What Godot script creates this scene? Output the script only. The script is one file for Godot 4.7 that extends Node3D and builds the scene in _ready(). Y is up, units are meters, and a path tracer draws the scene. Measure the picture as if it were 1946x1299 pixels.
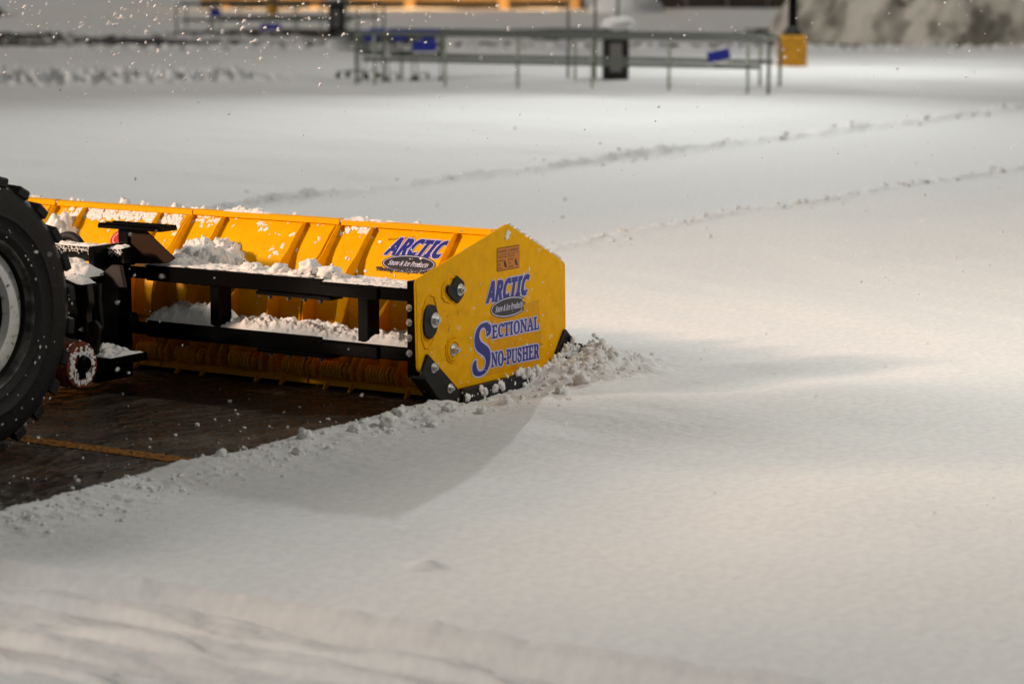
extends Node3D
# World axes follow the car park: x to the right of the plough's travel, -z the way it drives, y up. The origin lies on the
# asphalt under the outer face of the plough's end plate.

var M := {}
var used := {}
const SECTION := 1.187
const LEFT_END := -4.76

# ------------------------------------------------------------------ a small mesh builder
class Shape:
	var st := SurfaceTool.new()
	var group := 1
	func _init() -> void:
		st.begin(Mesh.PRIMITIVE_TRIANGLES)
		st.set_smooth_group(-1)
	func tri(a: Vector3, b: Vector3, c: Vector3) -> void:  # a b c run counter-clockwise seen from outside
		st.add_vertex(a); st.add_vertex(c); st.add_vertex(b)
	func quad(a: Vector3, b: Vector3, c: Vector3, d: Vector3) -> void:
		tri(a, b, c); tri(a, c, d)
	func box(c: Vector3, s: Vector3, bev := 0.004, basis := Basis()) -> Shape:
		var h := s / 2.0
		bev = minf(bev, minf(h.x, minf(h.y, h.z)) * 0.6)
		var p := func(sx, sy, sz, ax):
			var v := Vector3(sx * (h.x - (0.0 if ax == 0 else bev)), sy * (h.y - (0.0 if ax == 1 else bev)), sz * (h.z - (0.0 if ax == 2 else bev)))
			return c + basis * v
		st.set_smooth_group(-1)
		for s1 in [-1, 1]:
			var f := func(a, b, cc, d): if s1 > 0: quad(a, b, cc, d) else: quad(d, cc, b, a)
			f.call(p.call(s1, -1, 1, 0), p.call(s1, -1, -1, 0), p.call(s1, 1, -1, 0), p.call(s1, 1, 1, 0))
			f.call(p.call(-1, s1, 1, 1), p.call(1, s1, 1, 1), p.call(1, s1, -1, 1), p.call(-1, s1, -1, 1))
			f.call(p.call(-1, -1, s1, 2), p.call(1, -1, s1, 2), p.call(1, 1, s1, 2), p.call(-1, 1, s1, 2))
			for s2 in [-1, 1]:
				var e := func(a, b, cc, d): if s1 * s2 > 0: quad(a, b, cc, d) else: quad(d, cc, b, a)
				e.call(p.call(s1, s2, 1, 0), p.call(s1, s2, -1, 0), p.call(s1, s2, -1, 1), p.call(s1, s2, 1, 1))
				e.call(p.call(1, s1, s2, 1), p.call(-1, s1, s2, 1), p.call(-1, s1, s2, 2), p.call(1, s1, s2, 2))
				e.call(p.call(s1, 1, s2, 2), p.call(s1, -1, s2, 2), p.call(s1, -1, s2, 0), p.call(s1, 1, s2, 0))
				for s3 in [-1, 1]:
					if s1 * s2 * s3 > 0:
						tri(p.call(s1, s2, s3, 0), p.call(s1, s2, s3, 1), p.call(s1, s2, s3, 2))
					else:
						tri(p.call(s1, s2, s3, 0), p.call(s1, s2, s3, 2), p.call(s1, s2, s3, 1))
		return self
	func bar(a: Vector3, b: Vector3, w: float, h: float, bev := 0.004) -> Shape:  # a straight square bar
		var d := (b - a).normalized()
		var up := Vector3.UP if absf(d.y) < 0.9 else Vector3.RIGHT
		var x := up.cross(d).normalized()
		return box((a + b) / 2.0, Vector3(w, h, a.distance_to(b)), bev, Basis(x, d.cross(x), d))
	func path(pts: PackedVector3Array, r, n := 8, caps := true) -> Shape:  # a round tube along points; r a number or one per point
		group += 1
		st.set_smooth_group(group)
		var rings := []
		var side := Vector3.ZERO
		for i in pts.size():
			var d := (pts[mini(i + 1, pts.size() - 1)] - pts[maxi(i - 1, 0)]).normalized()
			if side == Vector3.ZERO:
				side = d.cross(Vector3.UP if absf(d.y) < 0.9 else Vector3.RIGHT).normalized()
			side = (side - d * side.dot(d)).normalized()
			var other := d.cross(side)
			var ring := PackedVector3Array()
			var rr: float = r if r is float else r[i]
			for k in n:
				var t := TAU * k / n
				ring.append(pts[i] + (side * cos(t) + other * sin(t)) * rr)
			rings.append(ring)
		for i in rings.size() - 1:
			for k in n:
				var q := (k + 1) % n
				quad(rings[i][k], rings[i][q], rings[i + 1][q], rings[i + 1][k])
		if caps:
			st.set_smooth_group(-1)
			for e in [0, rings.size() - 1]:
				for k in n:
					if e == 0: tri(pts[e], rings[e][(k + 1) % n], rings[e][k])
					else: tri(pts[e], rings[e][k], rings[e][(k + 1) % n])
		st.set_smooth_group(-1)
		return self
	func rod(a: Vector3, b: Vector3, r: float, n := 8) -> Shape:
		return path(PackedVector3Array([a, b]), r, n)
	func lathe(profile: PackedVector2Array, n: int, xf: Transform3D, smooth := true) -> Shape:  # profile: (along the x axis, radius)
		group += 1
		st.set_smooth_group(group if smooth else -1)
		for i in profile.size() - 1:
			for k in n:
				var t0 := TAU * k / n
				var t1 := TAU * (k + 1) / n
				var a := profile[i]
				var b := profile[i + 1]
				quad(xf * Vector3(a.x, a.y * cos(t0), a.y * sin(t0)), xf * Vector3(b.x, b.y * cos(t0), b.y * sin(t0)), xf * Vector3(b.x, b.y * cos(t1), b.y * sin(t1)), xf * Vector3(a.x, a.y * cos(t1), a.y * sin(t1)))
			if smooth and i % 2 == 1 and i < profile.size() - 2 and absf((profile[i + 1] - profile[i]).angle_to(profile[i + 2] - profile[i + 1])) > 0.6:
				group += 1
				st.set_smooth_group(group)
		st.set_smooth_group(-1)
		return self
	func prism(poly: PackedVector2Array, depth: float, xf: Transform3D, bev := 0.003) -> Shape:  # a plate: poly in xf's xy plane, from z 0 to depth
		if Geometry2D.is_polygon_clockwise(poly):
			poly = poly.duplicate()
			poly.reverse()
		# Godot calls a polygon clockwise with y down; make sure it runs counter-clockwise with y up
		var area := 0.0
		for i in poly.size():
			area += poly[i].cross(poly[(i + 1) % poly.size()])
		if area < 0:
			poly.reverse()
		var n := poly.size()
		var inner := PackedVector2Array()
		for i in n:
			var a := (poly[i] - poly[(i + n - 1) % n]).normalized()
			var b := (poly[(i + 1) % n] - poly[i]).normalized()
			var na := Vector2(-a.y, a.x)
			var nb := Vector2(-b.y, b.x)
			var m := (na + nb).normalized()
			inner.append(poly[i] + m * bev / maxf(0.4, m.dot(na)))
		var idx := Geometry2D.triangulate_polygon(inner)
		st.set_smooth_group(-1)
		for t in range(0, idx.size(), 3):
			var p := [inner[idx[t]], inner[idx[t + 1]], inner[idx[t + 2]]]
			if (p[1] - p[0]).cross(p[2] - p[0]) < 0:
				p = [p[0], p[2], p[1]]
			tri(xf * Vector3(p[0].x, p[0].y, depth), xf * Vector3(p[1].x, p[1].y, depth), xf * Vector3(p[2].x, p[2].y, depth))
			tri(xf * Vector3(p[0].x, p[0].y, 0), xf * Vector3(p[2].x, p[2].y, 0), xf * Vector3(p[1].x, p[1].y, 0))
		for i in n:
			var j := (i + 1) % n
			var o0 := poly[i]
			var o1 := poly[j]
			var e := minf(bev, depth * 0.4)
			quad(xf * Vector3(o0.x, o0.y, e), xf * Vector3(o1.x, o1.y, e), xf * Vector3(o1.x, o1.y, depth - e), xf * Vector3(o0.x, o0.y, depth - e))
			quad(xf * Vector3(o0.x, o0.y, depth - e), xf * Vector3(o1.x, o1.y, depth - e), xf * Vector3(inner[j].x, inner[j].y, depth), xf * Vector3(inner[i].x, inner[i].y, depth))
			quad(xf * Vector3(inner[i].x, inner[i].y, 0), xf * Vector3(inner[j].x, inner[j].y, 0), xf * Vector3(o1.x, o1.y, e), xf * Vector3(o0.x, o0.y, e))
		return self
	func lump(c: Vector3, r: Vector3, noise: FastNoiseLite, rough := 0.3, n := 14, seed_at := 0.0) -> Shape:  # an uneven clod
		group += 1
		st.set_smooth_group(group)
		var rows := []
		for i in n + 1:
			var row := PackedVector3Array()
			var v := PI * i / n
			for k in 2 * n:
				var u := TAU * k / (2 * n)
				var d := Vector3(sin(v) * cos(u), cos(v), sin(v) * sin(u))
				var q := d * 10.0 + Vector3(seed_at * 7.3, seed_at * 3.1, seed_at)
				row.append(c + d * r * (1.0 + rough * noise.get_noise_3dv(q) + rough * 0.5 * noise.get_noise_3dv(q * 2.7)))
			rows.append(row)
		for i in n:
			for k in 2 * n:
				var m := (k + 1) % (2 * n)
				quad(rows[i][k], rows[i][m], rows[i + 1][m], rows[i + 1][k])
		st.set_smooth_group(-1)
		return self
	func mesh() -> ArrayMesh:
		st.generate_normals()
		st.index()
		return st.commit()

func side_frame(x: float) -> Transform3D:  # polygons given as (-z, y) lie on the plane x, thickness towards +x
	return Transform3D(Basis(Vector3(0, 0, -1), Vector3.UP, Vector3.RIGHT), Vector3(x, 0, 0))

# ------------------------------------------------------------------ naming
func numbered(parent: Node, called: String) -> String:
	var k := str(parent.get_instance_id()) + called
	var n: int = used.get(k, 0)
	used[k] = n + 1
	return called if n == 0 else "%s_%03d" % [called, n]

func tag(o: Node, label: String, category: String, group := "", kind := "") -> Node:
	o.set_meta("label", label)
	if category: o.set_meta("category", category)
	if group: o.set_meta("group", group)
	if kind: o.set_meta("kind", kind)
	return o

func thing(called: String, label: String, category: String, at := Vector3.ZERO, turn := 0.0, group := "") -> Node3D:
	var o := Node3D.new()
	o.name = numbered(self, called)
	add_child(o)
	o.position = at
	o.rotation.y = turn
	tag(o, label, category, group)
	return o

func obj(called: String, shape, material: Material, parent: Node = self, at := Vector3.ZERO, turn := Vector3.ZERO) -> MeshInstance3D:
	var o := MeshInstance3D.new()
	o.mesh = shape.mesh() if shape is Shape else shape
	o.material_override = material
	o.name = numbered(parent, called)
	parent.add_child(o, true)
	o.position = at
	o.rotation = turn
	return o

func dup(root: Node3D, label: String, at: Vector3, turn := 0.0) -> Node3D:
	var base := String(root.name)
	var r: Node3D = root.duplicate()
	r.name = numbered(self, base)
	add_child(r)
	r.position = at
	r.rotation.y = turn
	r.set_meta("label", label)
	return r

func struct(o: Node, label: String) -> Node:
	return tag(o, label, "", "", "structure")

# ------------------------------------------------------------------ materials
func noise_of(seed_: int, freq: float, octaves := 4, type := FastNoiseLite.TYPE_SIMPLEX_SMOOTH) -> FastNoiseLite:
	var n := FastNoiseLite.new()
	n.seed = seed_
	n.frequency = freq
	n.noise_type = type
	n.fractal_octaves = octaves
	return n

func noise_tex(seed_: int, freq: float, colors: Array, size := 512, octaves := 5, as_normal := 0.0) -> NoiseTexture2D:
	var t := NoiseTexture2D.new()
	t.width = size
	t.height = size
	t.seamless = true
	t.noise = noise_of(seed_, freq, octaves)
	if as_normal > 0:
		t.as_normal_map = true
		t.bump_strength = as_normal
	elif colors:
		var g := Gradient.new()
		g.offsets = PackedFloat32Array(colors.map(func(c): return c[0]))
		g.colors = PackedColorArray(colors.map(func(c): return c[1]))
		t.color_ramp = g
	return t

func mat(color: Color, rough: float, metal := 0.0, tex: Texture2D = null, scale := 1.0) -> StandardMaterial3D:
	var m := StandardMaterial3D.new()
	m.albedo_color = color
	m.roughness = rough
	m.metallic = metal
	if tex:
		m.albedo_texture = tex
		m.uv1_triplanar = true
		m.uv1_world_triplanar = true
		m.uv1_scale = Vector3.ONE * scale
	return m

func bumpy(m: StandardMaterial3D, normal: Texture2D, strength: float) -> StandardMaterial3D:
	m.normal_enabled = true
	m.normal_texture = normal
	m.normal_scale = strength
	return m

func make_materials() -> void:
	var grain := noise_tex(11, 0.035, [], 512, 5, 8.0)
	var w := Color.WHITE
	var snow_t := noise_tex(5, 0.012, [[0.0, Color(0.93, 0.93, 0.94)], [0.5, Color(0.97, 0.97, 0.97)], [1.0, w]])
	M.snow = bumpy(mat(Color(0.93, 0.93, 0.93), 0.9, 0, snow_t, 2.2), grain, 0.22)
	M.clod = bumpy(mat(Color(0.95, 0.945, 0.94), 0.9, 0, noise_tex(6, 0.02, [[0.0, Color(0.92, 0.91, 0.90)], [0.4, Color(0.98, 0.98, 0.975)], [1.0, w]]), 3.0), grain, 0.5)
	M.dirty = bumpy(mat(Color(0.80, 0.79, 0.76), 0.95, 0, noise_tex(8, 0.02, [[0.0, Color(0.32, 0.31, 0.29)], [0.38, Color(0.55, 0.54, 0.52)], [0.55, Color(0.93, 0.92, 0.90)], [1.0, w]], 512, 6), 0.06), grain, 0.8)
	M.flake = mat(Color(0.97, 0.97, 0.97), 0.6)
	M.flake.backlight_enabled = true
	M.flake.backlight = Color(0.6, 0.6, 0.6)
	var paint_t := noise_tex(21, 0.01, [[0.0, Color(0.93, 0.92, 0.88)], [0.5, Color(0.98, 0.98, 0.97)], [1.0, w]], 512, 6)
	var scuff := noise_tex(22, 0.03, [[0.0, Color(0.55, 0.55, 0.55)], [0.6, Color(0.38, 0.38, 0.38)], [1.0, Color(0.28, 0.28, 0.28)]])
	M.yellow = mat(Color(0.97, 0.705, 0.0), 1.0, 0, paint_t, 1.6)
	M.yellow.metallic_specular = 0.2
	M.yellow.roughness_texture = scuff
	bumpy(M.yellow, noise_tex(23, 0.006, [], 256, 3, 3.0), 0.12)
	M.grimy = mat(Color(0.95, 0.68, 0.03), 0.55, 0, noise_tex(24, 0.02, [[0.0, Color(0.66, 0.58, 0.45)], [0.3, Color(0.92, 0.88, 0.8)], [0.45, Color(0.99, 0.98, 0.97)], [1.0, w]], 512, 5), 1.2)
	M.edge = mat(Color(0.96, 0.69, 0.0), 0.45)
	M.edge.metallic_specular = 0.2
	M.black = mat(Color(0.035, 0.035, 0.036), 0.36, 0, noise_tex(31, 0.02, [[0.0, Color(0.7, 0.7, 0.7)], [1.0, w]]), 2.0)
	M.black.clearcoat_enabled = true
	M.black.metallic_specular = 0.16
	M.black.clearcoat = 0.14
	M.black.clearcoat_roughness = 0.12
	M.worn = mat(Color(0.10, 0.095, 0.09), 0.5, 0.2, noise_tex(32, 0.03, [[0.0, Color(0.3, 0.3, 0.3)], [0.55, Color(0.55, 0.54, 0.52)], [0.7, Color(1, 0.98, 0.95)], [1.0, w]], 512, 6), 2.6)
	M.steel = mat(Color(0.78, 0.78, 0.77), 0.38, 0.75)
	M.steel_dark = mat(Color(0.33, 0.31, 0.29), 0.5, 0.6)
	M.rubber = bumpy(mat(Color(0.04, 0.04, 0.038), 0.7, 0, noise_tex(41, 0.02, [[0.0, Color(0.6, 0.6, 0.6)], [0.8, w], [1.0, w]]), 2.0), grain, 0.3)
	M.rim = mat(Color(0.93, 0.93, 0.92), 0.6, 0.0, noise_tex(42, 0.02, [[0.0, Color(0.12, 0.12, 0.11)], [0.22, Color(0.3, 0.29, 0.28)], [0.34, Color(0.96, 0.95, 0.94)], [1.0, w]], 512, 6), 1.3)
	M.body = mat(Color(0.50, 0.22, 0.08), 0.45, 0, noise_tex(46, 0.01, [[0.0, Color(0.8, 0.78, 0.76)], [1.0, w]], 256, 5), 0.8)
	M.flange = mat(Color(0.42, 0.42, 0.41), 0.5, 0.2, noise_tex(45, 0.02, [[0.0, Color(0.15, 0.15, 0.14)], [0.5, Color(0.5, 0.49, 0.48)], [0.7, w], [1.0, w]], 256, 5), 1.6)
	M.rust = mat(Color(0.52, 0.26, 0.14), 0.7, 0.0, noise_tex(43, 0.03, [[0.0, Color(0.35, 0.25, 0.2)], [0.5, Color(0.9, 0.8, 0.75)], [1.0, w]], 256, 5), 3.0)
	M.brown = mat(Color(0.18, 0.105, 0.04), 0.55)
	M.brown.metallic_specular = 0.25
	M.grey_plate = mat(Color(0.20, 0.18, 0.16), 0.5, 0.2, noise_tex(44, 0.02, [[0.0, Color(0.5, 0.5, 0.5)], [1.0, w]], 256), 2.0)
	M.pipe = mat(Color(0.45, 0.47, 0.43), 0.5, 0.2)
	M.rail = mat(Color(0.36, 0.38, 0.35), 0.5, 0.2)
	M.post = mat(Color(0.62, 0.65, 0.58), 0.5, 0.2)
	M.blue = mat(Color(0.10, 0.17, 0.62), 0.5)
	M.concrete_yellow = mat(Color(0.84, 0.62, 0.08), 0.75, 0, noise_tex(51, 0.02, [[0.0, Color(0.45, 0.40, 0.32)], [0.42, Color(0.9, 0.85, 0.75)], [1.0, w]], 512, 6), 0.8)
	M.bin = mat(Color(0.13, 0.125, 0.11), 0.6, 0, noise_tex(52, 0.02, [[0.0, Color(0.55, 0.5, 0.45)], [1.0, w]]), 1.0)
	M.bin_panel = mat(Color(0.52, 0.50, 0.50), 0.6)
	M.wall = mat(Color(0.92, 0.76, 0.52), 0.9, 0, noise_tex(53, 0.02, [[0.0, Color(0.75, 0.72, 0.68)], [1.0, w]], 256), 0.3)
	M.dark_wall = mat(Color(0.36, 0.32, 0.28), 0.9, 0, noise_tex(54, 0.02, [[0.0, Color(0.55, 0.52, 0.48)], [1.0, w]], 256), 0.2)
	M.asphalt = bumpy(mat(Color(0.235, 0.225, 0.215), 0.8, 0, noise_tex(61, 0.05, [[0.0, Color(0.65, 0.65, 0.65)], [1.0, w]], 512, 6), 0.7), grain, 0.9)
	M.lane_paint = mat(Color(0.70, 0.46, 0.07), 0.6, 0, noise_tex(62, 0.035, [[0.0, Color(0.14, 0.12, 0.10)], [0.36, Color(0.3, 0.27, 0.22)], [0.46, Color(0.88, 0.85, 0.78)], [1.0, w]], 512, 6), 1.3)
	M.glass = mat(Color(0.05, 0.06, 0.06), 0.08)

# ------------------------------------------------------------------ flat print: glyph outlines filled into a picture
func glyphs(text: String, family: String, weight: int) -> Array:  # [[contour, is it a hole] ...], y up, baseline at 0
	var f := SystemFont.new()
	f.font_names = PackedStringArray([family])
	f.font_weight = weight
	var rid: RID = f.get_rids()[0]
	var ts := TextServerManager.get_primary_interface()
	var out := []
	var pen := 0.0
	for ch in text:
		var g := ts.font_get_glyph_index(rid, 64, ch.unicode_at(0), 0)
		var d := ts.font_get_glyph_contours(rid, 64, g)
		var from := 0
		for end in d.get("contours", []):
			var raw := []
			for i in range(from, end + 1):
				raw.append(d.points[i])
			from = end + 1
			var poly := PackedVector2Array()
			var n := raw.size()
			for i in n:
				var p: Vector3 = raw[i]
				var nx: Vector3 = raw[(i + 1) % n]
				var pv: Vector3 = raw[(i + n - 1) % n]
				if p.z == 1.0:
					poly.append(Vector2(p.x + pen, -p.y))
				else:
					var a := Vector2(pv.x, pv.y) if pv.z == 1.0 else Vector2(pv.x + p.x, pv.y + p.y) / 2.0
					var b := Vector2(nx.x, nx.y) if nx.z == 1.0 else Vector2(nx.x + p.x, nx.y + p.y) / 2.0
					var c := Vector2(p.x, p.y)
					for t in [0.25, 0.5, 0.75]:
						var q := a.lerp(c, t).lerp(c.lerp(b, t), t)
						poly.append(Vector2(q.x + pen, -q.y))
					if nx.z != 1.0:
						poly.append(Vector2(b.x + pen, -b.y))
			var area := 0.0
			for i in poly.size():
				area += poly[i].cross(poly[(i + 1) % poly.size()])
			out.append([poly, area])
		pen += ts.font_get_glyph_advance(rid, 64, g).x
	var big := 0.0
	for o in out:
		if absf(o[1]) > absf(big): big = o[1]
	for o in out:
		o[1] = o[1] * big < 0
	return out

func fill(img: Image, polys: Array, color: Color) -> void:  # even-odd
	var edges := []
	var lo := 1e9
	var hi := -1e9
	for poly in polys:
		for i in poly.size():
			var a: Vector2 = poly[i]
			var b: Vector2 = poly[(i + 1) % poly.size()]
			if a.y != b.y:
				edges.append([minf(a.y, b.y), maxf(a.y, b.y), a, b])
				lo = minf(lo, a.y)
				hi = maxf(hi, a.y)
	for y in range(maxi(0, int(lo)), mini(img.get_height(), int(hi) + 2)):
		var yy := y + 0.5
		var xs := []
		for e in edges:
			if yy >= e[0] and yy < e[1]:
				xs.append(e[2].x + (yy - e[2].y) / (e[3].y - e[2].y) * (e[3].x - e[2].x))
		xs.sort()
		for k in range(0, xs.size() - 1, 2):
			var x0 := clampi(int(xs[k] + 0.5), 0, img.get_width())
			var x1 := clampi(int(xs[k + 1] + 0.5), 0, img.get_width())
			if x1 > x0:
				img.fill_rect(Rect2i(x0, y, x1 - x0, 1), color)

# text fitted into a box in metres (x right, y up from the picture's lower left corner); ppm pixels per metre
func lettering(img: Image, ppm: float, text: String, family: String, weight: int, box: Rect2, color: Color, outline := 0.0, outline_color := Color.WHITE, shear := 0.0, rise := 0.0, bolder := 0.0) -> void:
	var g := glyphs(text, family, weight)
	var lo := Vector2(1e9, 1e9)
	var hi := -lo
	for c in g:
		for p in c[0]:
			lo = lo.min(p)
			hi = hi.max(p)
	var flat := []
	var grown := []
	for c in g:
		var poly := PackedVector2Array()
		for p in c[0]:
			var q: Vector2 = (p - lo) / (hi - lo)
			var v := box.position + q * box.size
			v.x += shear * (v.y - box.position.y)
			v.y += rise * q.x
			poly.append(Vector2(v.x * ppm, img.get_height() - v.y * ppm))
		if bolder > 0:
			flat.append_array(Geometry2D.offset_polygon(poly, (-1.0 if c[1] else 1.0) * bolder * ppm, Geometry2D.JOIN_MITER))
		else:
			flat.append(poly)
		if outline > 0:
			for o in Geometry2D.offset_polygon(poly, (-1.0 if c[1] else 1.0) * outline * ppm, Geometry2D.JOIN_ROUND):
				grown.append([o, c[1]])
	if outline > 0:
		# each glyph's ring is laid down on its own, so that neighbours which touch do not cancel
		for o in grown:
			if not o[1]:
				fill(img, [o[0]], outline_color)
	fill(img, flat, color)

func ellipse(c: Vector2, r: Vector2, ppm: float, h: int, bite := 2.0) -> PackedVector2Array:
	var p := PackedVector2Array()
	for k in 64:
		var t := TAU * k / 64
		var v := c + Vector2(cos(t), sin(t)) * r
		if cos(t) > bite:
			v.x = c.x + r.x * (bite - 0.06 * sin(k * 5.0) - 0.12 * absf(sin(t * 3.0)))
		p.append(Vector2(v.x * ppm, h - v.y * ppm))
	return p

func rect(img: Image, ppm: float, x: float, y: float, w: float, h: float, color: Color) -> void:
	img.fill_rect(Rect2i(int(x * ppm), int(img.get_height() - (y + h) * ppm), maxi(1, int(w * ppm)), maxi(1, int(h * ppm))), color)

func print_mat(img: Image) -> StandardMaterial3D:
	img.generate_mipmaps()
	var m := StandardMaterial3D.new()
	m.albedo_texture = ImageTexture.create_from_image(img)
	m.transparency = BaseMaterial3D.TRANSPARENCY_ALPHA
	m.roughness = 0.4
	m.texture_repeat = false
	return m

const INK := Color(0.13, 0.15, 0.52)
const PALE := Color(0.78, 0.76, 0.90)

func logo(img: Image, ppm: float, at: Vector2, bite: float) -> void:  # the maker's word over its oval; at = lower left of the word
	lettering(img, ppm, "ARCTIC", "Droid Sans", 700, Rect2(at, Vector2(0.40, 0.112)), INK, 0.011, PALE, 0.32, 0.0, 0.005)
	var oc := at + Vector2(0.205, -0.052)
	fill(img, [ellipse(oc, Vector2(0.196, 0.060), ppm, img.get_height(), bite)], Color(0.13, 0.13, 0.17))
	fill(img, [ellipse(oc, Vector2(0.189, 0.054), ppm, img.get_height(), bite)], PALE)
	fill(img, [ellipse(oc, Vector2(0.183, 0.049), ppm, img.get_height(), bite)], Color(0.13, 0.13, 0.17))
	lettering(img, ppm, "Snow & Ice Products", "Droid Serif", 700, Rect2(oc + Vector2(-0.15, -0.017), Vector2(0.29, 0.036)), Color(0.88, 0.87, 0.97), 0.0, PALE, 0.3)

func plate_print() -> StandardMaterial3D:  # 0.84 x 0.62 m
	var ppm := 1200.0
	var img := Image.create(1008, 744, false, Image.FORMAT_RGBA8)
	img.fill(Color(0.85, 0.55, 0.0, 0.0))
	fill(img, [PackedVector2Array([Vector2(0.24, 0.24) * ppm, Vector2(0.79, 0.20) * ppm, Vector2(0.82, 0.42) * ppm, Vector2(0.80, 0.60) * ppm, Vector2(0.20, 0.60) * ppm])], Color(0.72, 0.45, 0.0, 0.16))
	# word and oval, squeezed to the width they have on the plate
	lettering(img, ppm, "ARCTIC", "Droid Sans", 700, Rect2(0.205, 0.463, 0.445, 0.118), INK, 0.013, PALE, 0.28, 0.004, 0.006)
	var oc := Vector2(0.455, 0.411)
	fill(img, [ellipse(oc, Vector2(0.205, 0.064), ppm, 744, 0.86)], Color(0.16, 0.16, 0.19))
	fill(img, [ellipse(oc, Vector2(0.198, 0.058), ppm, 744, 0.80)], PALE)
	fill(img, [ellipse(oc, Vector2(0.190, 0.051), ppm, 744, 0.82)], Color(0.15, 0.15, 0.18))
	lettering(img, ppm, "Snow & Ice Products", "Droid Serif", 700, Rect2(0.30, 0.392, 0.30, 0.040), Color(0.86, 0.85, 0.95), 0.0, PALE, 0.3)
	lettering(img, ppm, "S", "Droid Serif", 700, Rect2(0.045, 0.030, 0.195, 0.315), INK, 0.011, PALE, 0.10)
	lettering(img, ppm, "ECTIONAL", "Droid Serif", 700, Rect2(0.265, 0.238, 0.525, 0.080), INK, 0.010, PALE, 0.0, -0.004, 0.0025)
	lettering(img, ppm, "NO-PUSHER", "Droid Serif", 700, Rect2(0.258, 0.066, 0.535, 0.088), INK, 0.010, PALE, 0.0, -0.012, 0.0025)
	lettering(img, ppm, "TM", "Droid Sans", 400, Rect2(0.802, 0.130, 0.028, 0.014), INK)
	return print_mat(img)

func board_print() -> StandardMaterial3D:  # 0.52 x 0.27 m (along the sheet)
	var ppm := 1200.0
	var img := Image.create(624, 330, false, Image.FORMAT_RGBA8)
	img.fill(Color(0.9, 0.5, 0.0, 0.0))
	lettering(img, ppm, "Manufactured by", "Droid Serif", 400, Rect2(0.02, 0.225, 0.19, 0.020), Color(0.45, 0.12, 0.02), 0, PALE, 0.3, 0.026)
	logo(img, ppm, Vector2(0.05, 0.138), 2.0)
	lettering(img, ppm, "“Plowing the way for others”", "Droid Serif", 700, Rect2(0.02, 0.018, 0.45, 0.036), Color(0.05, 0.03, 0.02), 0, PALE, 0.3, 0.0, 0.0012)
	return print_mat(img)

func warning_print() -> StandardMaterial3D:  # 0.246 x 0.14 m
	var ppm := 2000.0
	var img := Image.create(492, 280, false, Image.FORMAT_RGBA8)
	img.fill(Color(0.85, 0.50, 0.03, 0.9))
	var k := Color(0.10, 0.06, 0.02)
	for r in [[0, 0, 0.246, 0.004], [0, 0.136, 0.246, 0.004], [0, 0.096, 0.246, 0.003], [0, 0, 0.004, 0.14], [0.242, 0, 0.004, 0.14], [0.121, 0, 0.003, 0.14]]:
		rect(img, ppm, r[0], r[1], r[2], r[3], k)
	for s in 2:
		var x := 0.01 + s * 0.121
		fill(img, [PackedVector2Array([Vector2(x, 0.03) * ppm, Vector2(x + 0.012, 0.03) * ppm, Vector2(x + 0.006, 0.014) * ppm])], k)
		lettering(img, ppm, "WARNING", "Droid Sans", 700, Rect2(x + 0.018, 0.108, 0.078, 0.017), k)
		var words: Array = [["WATCH YOUR", 0.098], ["FINGERS", 0.062], ["AND", 0.028], ["HANDS", 0.048]] if s == 0 else [["USE LIFT", 0.062], ["HOOKS", 0.048], ["TO", 0.02], ["UNHOOK", 0.052]]
		for i in 4:
			lettering(img, ppm, words[i][0], "Droid Sans", 700, Rect2(x, 0.076 - i * 0.022, words[i][1], 0.013), k)
		var hx := x + 0.062
		fill(img, [PackedVector2Array([Vector2(hx, 0.092) * ppm, Vector2(hx + 0.014, 0.076) * ppm, Vector2(hx + 0.026, 0.096) * ppm, Vector2(hx + 0.038, 0.126) * ppm, Vector2(hx + 0.012, 0.122) * ppm])], Color(0.08, 0.09, 0.12))
	return print_mat(img)

func emblem_print() -> StandardMaterial3D:
	var img := Image.create(128, 128, false, Image.FORMAT_RGBA8)
	img.fill(Color(1, 1, 1, 0))
	fill(img, [ellipse(Vector2(64, 64), Vector2(62, 62), 1.0, 128)], Color(0.78, 0.12, 0.16))
	fill(img, [ellipse(Vector2(64, 64), Vector2(44, 44), 1.0, 128)], Color(0.92, 0.72, 0.70))
	fill(img, [ellipse(Vector2(64, 64), Vector2(36, 36), 1.0, 128)], Color(0.75, 0.15, 0.18))
	return print_mat(img)

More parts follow.
